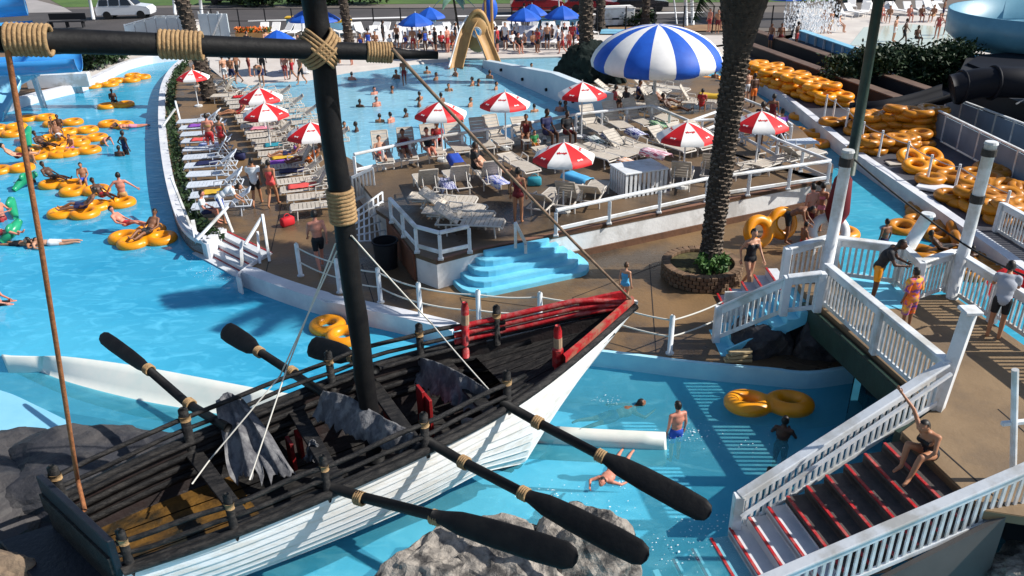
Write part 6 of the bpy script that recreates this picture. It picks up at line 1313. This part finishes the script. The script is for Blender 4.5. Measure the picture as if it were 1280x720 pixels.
# river
for (u, v), ps, dg, sk, cl, dz, s, lb in [((155, 252), 'wave', 200, 4, 'tan', -.62, 1.0, 'sunburnt man wading in the river right of the tubes'), ((107, 232), 'sit', 20, 1, 'blue', -.12, .82, 'boy in blue trunks sitting up on a yellow tube'), ((72, 231), 'recl', 70, 3, 'black', -.10, .9, 'dark figure lying back on the tube left of the sitting boy'), ((104, 268), 'recl', -70, 2, 'navy', -.12, .95, 'rider lying across the tube nearest the rope'), ((133, 254), 'recl', 60, 3, 'red', -.10, .9, 'rider in red on the tube beside the wading man'), ((163, 290), 'recl', 80, 4, 'red', -.1, .9, 'rider on the far tube of the pair by the pool stairs'), ((186, 300), 'recl', -20, 2, 'black', -.1, .9, 'rider on the near tube of the pair by the pool stairs'), ((158, 193), 'hip', 150, 3, 'navy', -.55, .92, 'dark haired girl wading in the upper river'), ((150, 195), 'stand', 180, 3, 'black', -1.1, .9, 'head of a swimmer beside the wading girl'), ((130, 180), 'bend', 60, 4, 'yellow', -.7, .85, 'child in yellow trunks pulling a tube end'), ((161, 160), 'prone', -70, 4, 'pink', -.02, .9, 'child in pink hanging on the tube end'), ((68, 166), 'sit', 10, 1, 'white', -.18, .75, 'first rider at the back of the crowded raft'), ((76, 165), 'sit', 20, 3, 'black', -.18, .8, 'second rider at the back of the crowded raft'), ((76, 178), 'recl', 40, 2, 'white', -.1, .9, 'rider in white in the middle of the crowded raft'), ((60, 190), 'recl', 70, 3, 'black', -.08, .9, 'rider in black along the near left of the crowded raft'), ((91, 189), 'sit', -20, 1, 'purple', -.2, .75, 'child in purple at the near right of the crowded raft'), ((28, 204), 'recl', 120, 0, 'maroon', -.1, .95, 'rider with bent legs behind the rope on the left'), ((40, 204), 'stand', 160, 1, 'green', -.95, .95, 'person pushing the tube behind the rope'), ((38, 228), 'stand', 180, 3, 'black', -1.1, .95, 'swimmer right behind the rope by the green float'), ((4, 276), 'arms', 90, 4, 'red', -.75, .95, 'person with outstretched arms at the left edge'), ((28, 306), 'prone', 80, 1, 'black', -.06, .9, 'swimmer face down left of the rope'), ((60, 306), 'prone', -80, 0, 'white', -.04, .95, 'pale swimmer floating right of the rope'), ((4, 302), 'recl', 90, 4, 'red', -.12, .9, 'person floating on the lowest green toy'), ((-2, 380), 'sit', 100, 4, 'black', -.5, .95, 'person cut by the left edge in the near river'), ((143, 131), 'sit', 40, 3, 'black', -.18, .8, 'dark haired rider of the lone tube in mid river')]:
    person(lb, P(u, v, -.4)+Vector((0, 0, dz)), dg, ps, sk, T(cl) if ps != 'hip' else W1(cl), s, ps == 'hip')
# channel
for (u, v), ps, dg, sk, cl, dz, s, lb in [((1105, 302), 'stand', 200, 2, 'navy', -.72, .85, 'boy wading in the channel behind the back balustrade'), ((1178, 320), 'recl', 90, 3, 'black', -.1, .85, 'rider on the tube behind the back balustrade'), ((1212, 330), 'stand', 180, 3, 'black', -.9, .85, 'dark haired child behind the picket corner'), ((1257, 308), 'stand', 150, 2, 'red', -.8, .85, 'child by the channel wall at the right'), ((1275, 318), 'sit', 150, 1, 'red', -.2, .8, 'rider on the farthest right tube'), ((893, 103), 'stand', 180, 2, 'red', -.85, .9, 'swimmer in the channel beyond the dome canopy'), ((902, 110), 'sit', 60, 3, 'navy', -.15, .85, 'rider on the tube near the dome canopy')]:
    person(lb, P(u, v, -.4)+Vector((0, 0, dz)), dg, ps, sk, T(cl), s)
for (u, v), ps, dg, sk, cl, s, lb, z in [((940, 135), 'stand', 200, 3, 'orange', .95, 'person at the channel edge right of the thick palm', 0), ((932, 128), 'stand', 190, 0, 'white', .9, 'pale person just right of the thick palm trunk', 0), ((962, 168), 'hip', 160, 2, 'maroon', 1.0, 'woman with long hair standing behind the right red umbrella', 0), ((972, 192), 'stand', 200, 1, 'purple', .95, 'person in purple under the right red umbrella', PZ), ((948, 182), 'stand', 170, 3, 'black', .95, 'person in black under the right red umbrella', PZ)]:
    person(lb, P(u, v, z), dg, ps, sk, W1(cl) if ps == 'hip' else S2(cl, 'black') if z else T(cl), s, ps == 'hip')
# sunbathers on the platform
for (u, v), ps, dg, sk, wr, s, wm, lb in [((508, 204), 'recl', 14, 2, W1('maroon'), 1.0, True, 'woman in maroon on the second back rail lounger'), ((538, 202), 'recl', 14, 4, W1('black'), 1.0, True, 'woman in black on the third back rail lounger'), ((548, 192), 'sit', 10, 1, S2('red', 'black'), .95, False, 'person in a red cap colour shirt sitting behind the back rail loungers'), ((478, 208), 'recl', 14, 0, T('red'), .9, False, 'person with red trunks on the first back rail lounger'), ((594, 224), 'sit', 110, 3, S2('black', 'black'), 1.0, True, 'person in black sitting beside the stay rope'), ((612, 226), 'recl', 60, 0, T('sky'), .95, False, 'pale legged person on the lounger under the stay rope'), ((658, 182), 'sit', -10, 2, W1('maroon'), .95, True, 'woman in maroon sitting at the back rail left of the navy shirt'), ((683, 182), 'sit', 40, 3, S2('navy', 'navy'), 1.1, False, 'large person in a navy shirt sitting at the back rail'), ((708, 180), 'sit', 30, 3, S2('black', 'maroon'), 1.0, False, 'person in black sitting right of the navy shirt'), ((668, 190), 'sit', 20, 1, S2('green', 'yellow'), .65, False, 'small child with bright toys between the seated adults')]:
    person(lb, P(u, v, PZ), dg, ps, sk, wr, s, wm)
for (u, v), ps, dg, sk, wr, s, lb in [((768, 140), 'sit', 100, 3, S2('maroon', 'black'), 1., 'first seated person in the shade left of the dome post'), ((782, 140), 'sit', -60, 3, S2('black', 'black'), .95, 'second seated person in the shade left of the dome post'), ((798, 135), 'sit', 60, 2, S2('navy', 'black'), 1.05, 'seated person in navy just left of the dome post'), ((830, 138), 'recl', 60, 2, T('black'), 1., 'person lying right of the dome post'), ((842, 148), 'recl', 60, 3, T('tan'), 1., 'second person lying right of the dome post'), ((876, 142), 'sit', 160, 1, S2('red', 'black'), .9, 'person in red sitting by the yellow towel')]:
    person(lb, P(u, v, 0), dg, ps, sk, wr, s)
# wave pool
rnd = random.Random(11); spots = [(450, 134), (475, 153), (471, 133), (489, 153), (431, 164), (446, 164), (525, 125), (524, 133), (534, 92), (570, 95), (561, 114), (591, 107), (598, 107), (612, 98), (608, 84), (588, 133), (530, 159), (574, 152), (384, 144), (490, 116), (664, 88), (700, 139), (706, 138), (660, 96), (410, 120), (468, 118), (508, 146), (545, 100), (552, 128), (620, 112), (640, 130), (668, 140), (440, 100), (496, 98)]
wh = ['left of the stay rope', 'beside the stay rope', 'near the crossed umbrella', 'in mid pool', 'close to the back rail', 'near the wave wall']
for i, (u, v) in enumerate(spots):
    person(f'bather in the wave pool, {ORD[i]} in the scatter from mast to wall', P(u, v, -.12)+Vector((0, 0, -1.22)), rnd.uniform(0, 360), rnd.choice(['stand', 'arms']), rnd.choice([1, 1, 2, 3, 4]), T(rnd.choice(['navy', 'red', 'black', 'blue'])), rnd.uniform(.92, 1), group='bathers in the wave pool')
for (u, v), ps, sk, cl, s, lb in [((506, 107), 'walk', 2, 'maroon', .85, 'child running in the shallows below the yard end'), ((283, 106), 'stand', 0, 'white', .95, 'first bather from the left on the pale beach'), ((292, 107), 'walk', 1, 'navy', .95, 'dark trunks bather beside the slender palm on the beach'), ((299, 103), 'walk', 2, 'black', 1., 'tall bather striding on the beach below the yard'), ((313, 96), 'stand', 4, 'maroon', 1., 'bather standing right of the striding one'), ((328, 108), 'bend', 1, 'navy', 1., 'bather in navy trunks bending in the shallows'), ((330, 95), 'stand', 3, 'black', 1., 'dark bather standing behind the bending one'), ((358, 100), 'walk', 4, 'red', .85, 'child running in red at the water edge'), ((367, 101), 'walk', 1, 'red', 1.05, 'bather in long red trunks left of the mast'), ((378, 106), 'walk', 1, 'black', .95, 'bather splashing just left of the mast'), ((425, 80), 'bend', 0, 'white', .95, 'bather bending right of the mast on the beach'), ((440, 82), 'bend', 4, 'red', .9, 'second bather bending right of the mast'), ((703, 68), 'walk', 4, 'red', .9, 'adult carrying a child in red by the mound'), ((711, 66), 'stand', 4, 'red', .8, 'person close beside the adult in red by the mound')]:
    person(lb, P(u, v, -.06), rnd.uniform(0, 360), ps, sk, T(cl), s)
fx = [(318, 70), (345, 64), (395, 62), (410, 66), (470, 62), (488, 66), (497, 60), (508, 62), (517, 66), (526, 60), (538, 62), (545, 67), (552, 62), (570, 58), (577, 62), (622, 66), (632, 62), (640, 62), (656, 64), (666, 64), (676, 56), (690, 54), (705, 52), (655, 34), (661, 33), (718, 56), (618, 52), (590, 54)]
fx += [(452, 66), (462, 70), (480, 58), (532, 66), (560, 66), (566, 64), (583, 60), (604, 62), (628, 58), (645, 56), (648, 66), (672, 66), (684, 62), (698, 62), (715, 62), (722, 58), (300, 76), (312, 72), (336, 70), (352, 72), (374, 68), (386, 72)]; fx.sort()
for i, (u, v) in enumerate(fx):
    person(f'person {["sitting", "standing"][i % 2]} on the far deck, {ORD[i]} from the left of the crowd', P(u, v, -.02), rnd.uniform(-70, 70) if i % 2 == 0 else rnd.uniform(0, 360), 'sit' if i % 2 == 0 else 'stand', rnd.choice([0, 1, 2, 3, 4]), rnd.choice([T('red'), T('black'), T('navy'), S2('white', 'navy'), S2('red', 'black'), W1('blue'), S2('black', 'black')]), rnd.uniform(.9, 1.02), group='crowd on the far deck')
for i, (u, v, ps, sk, cl) in enumerate([(974, 62, 'stand', 2, 'maroon'), (994, 60, 'stand', 3, 'red'), (1028, 42, 'stand', 0, 'white'), (1036, 42, 'stand', 1, 'tan'), (1128, 56, 'walk', 3, 'black'), (1116, 52, 'stand', 0, 'white'), (1144, 56, 'sit', 3, 'black'), (1170, 48, 'hip', 4, 'red'), (1182, 44, 'walk', 2, 'red'), (1192, 58, 'bend', 2, 'red'), (1110, 28, 'sit', 1, 'white'), (1135, 27, 'sit', 4, 'red'), (1150, 27, 'sit', 2, 'red'), (1165, 27, 'sit', 1, 'tan'), (886, 40, 'stand', 4, 'red'), (896, 42, 'stand', 1, 'maroon'), (902, 38, 'stand', 4, 'red'), (962, 62, 'stand', 2, 'navy'), (1047, 40, 'sit', 0, 'white'), (1100, 26, 'sit', 4, 'pink'), (1177, 26, 'stand', 2, 'navy')]):
    person(['person standing by the black low wall under the dark blue umbrella', 'second person by the black low wall under the dark blue umbrella', 'pale child under the fountain spray', 'person in tan trunks under the fountain spray', 'child running on the splash pad with dark trunks', 'pale child on the left of the splash pad', 'dark child sitting in the middle of the splash pad', 'woman in red standing below the steel blue flume', 'child in red beside the woman below the flume', 'child in red bending at the flume wall', 'first sitter from the left beyond the splash pad', 'second sitter beyond the splash pad in red', 'third sitter beyond the splash pad in red', 'fourth sitter beyond the splash pad', 'first of the queue in red left of the thick palm top', 'second of the queue left of the thick palm top', 'third of the queue nearest the thick palm top', 'person in navy by the black low wall', 'pale person sitting right of the fountain', 'person in pink sitting beyond the splash pad', 'person in navy standing beyond the splash pad'][i], P(u, v, .06), rnd.uniform(-60, 60), ps, sk, T(cl) if ps != 'hip' else W1(cl), .95 if ps != 'bend' else .8, ps == 'hip', group=None)
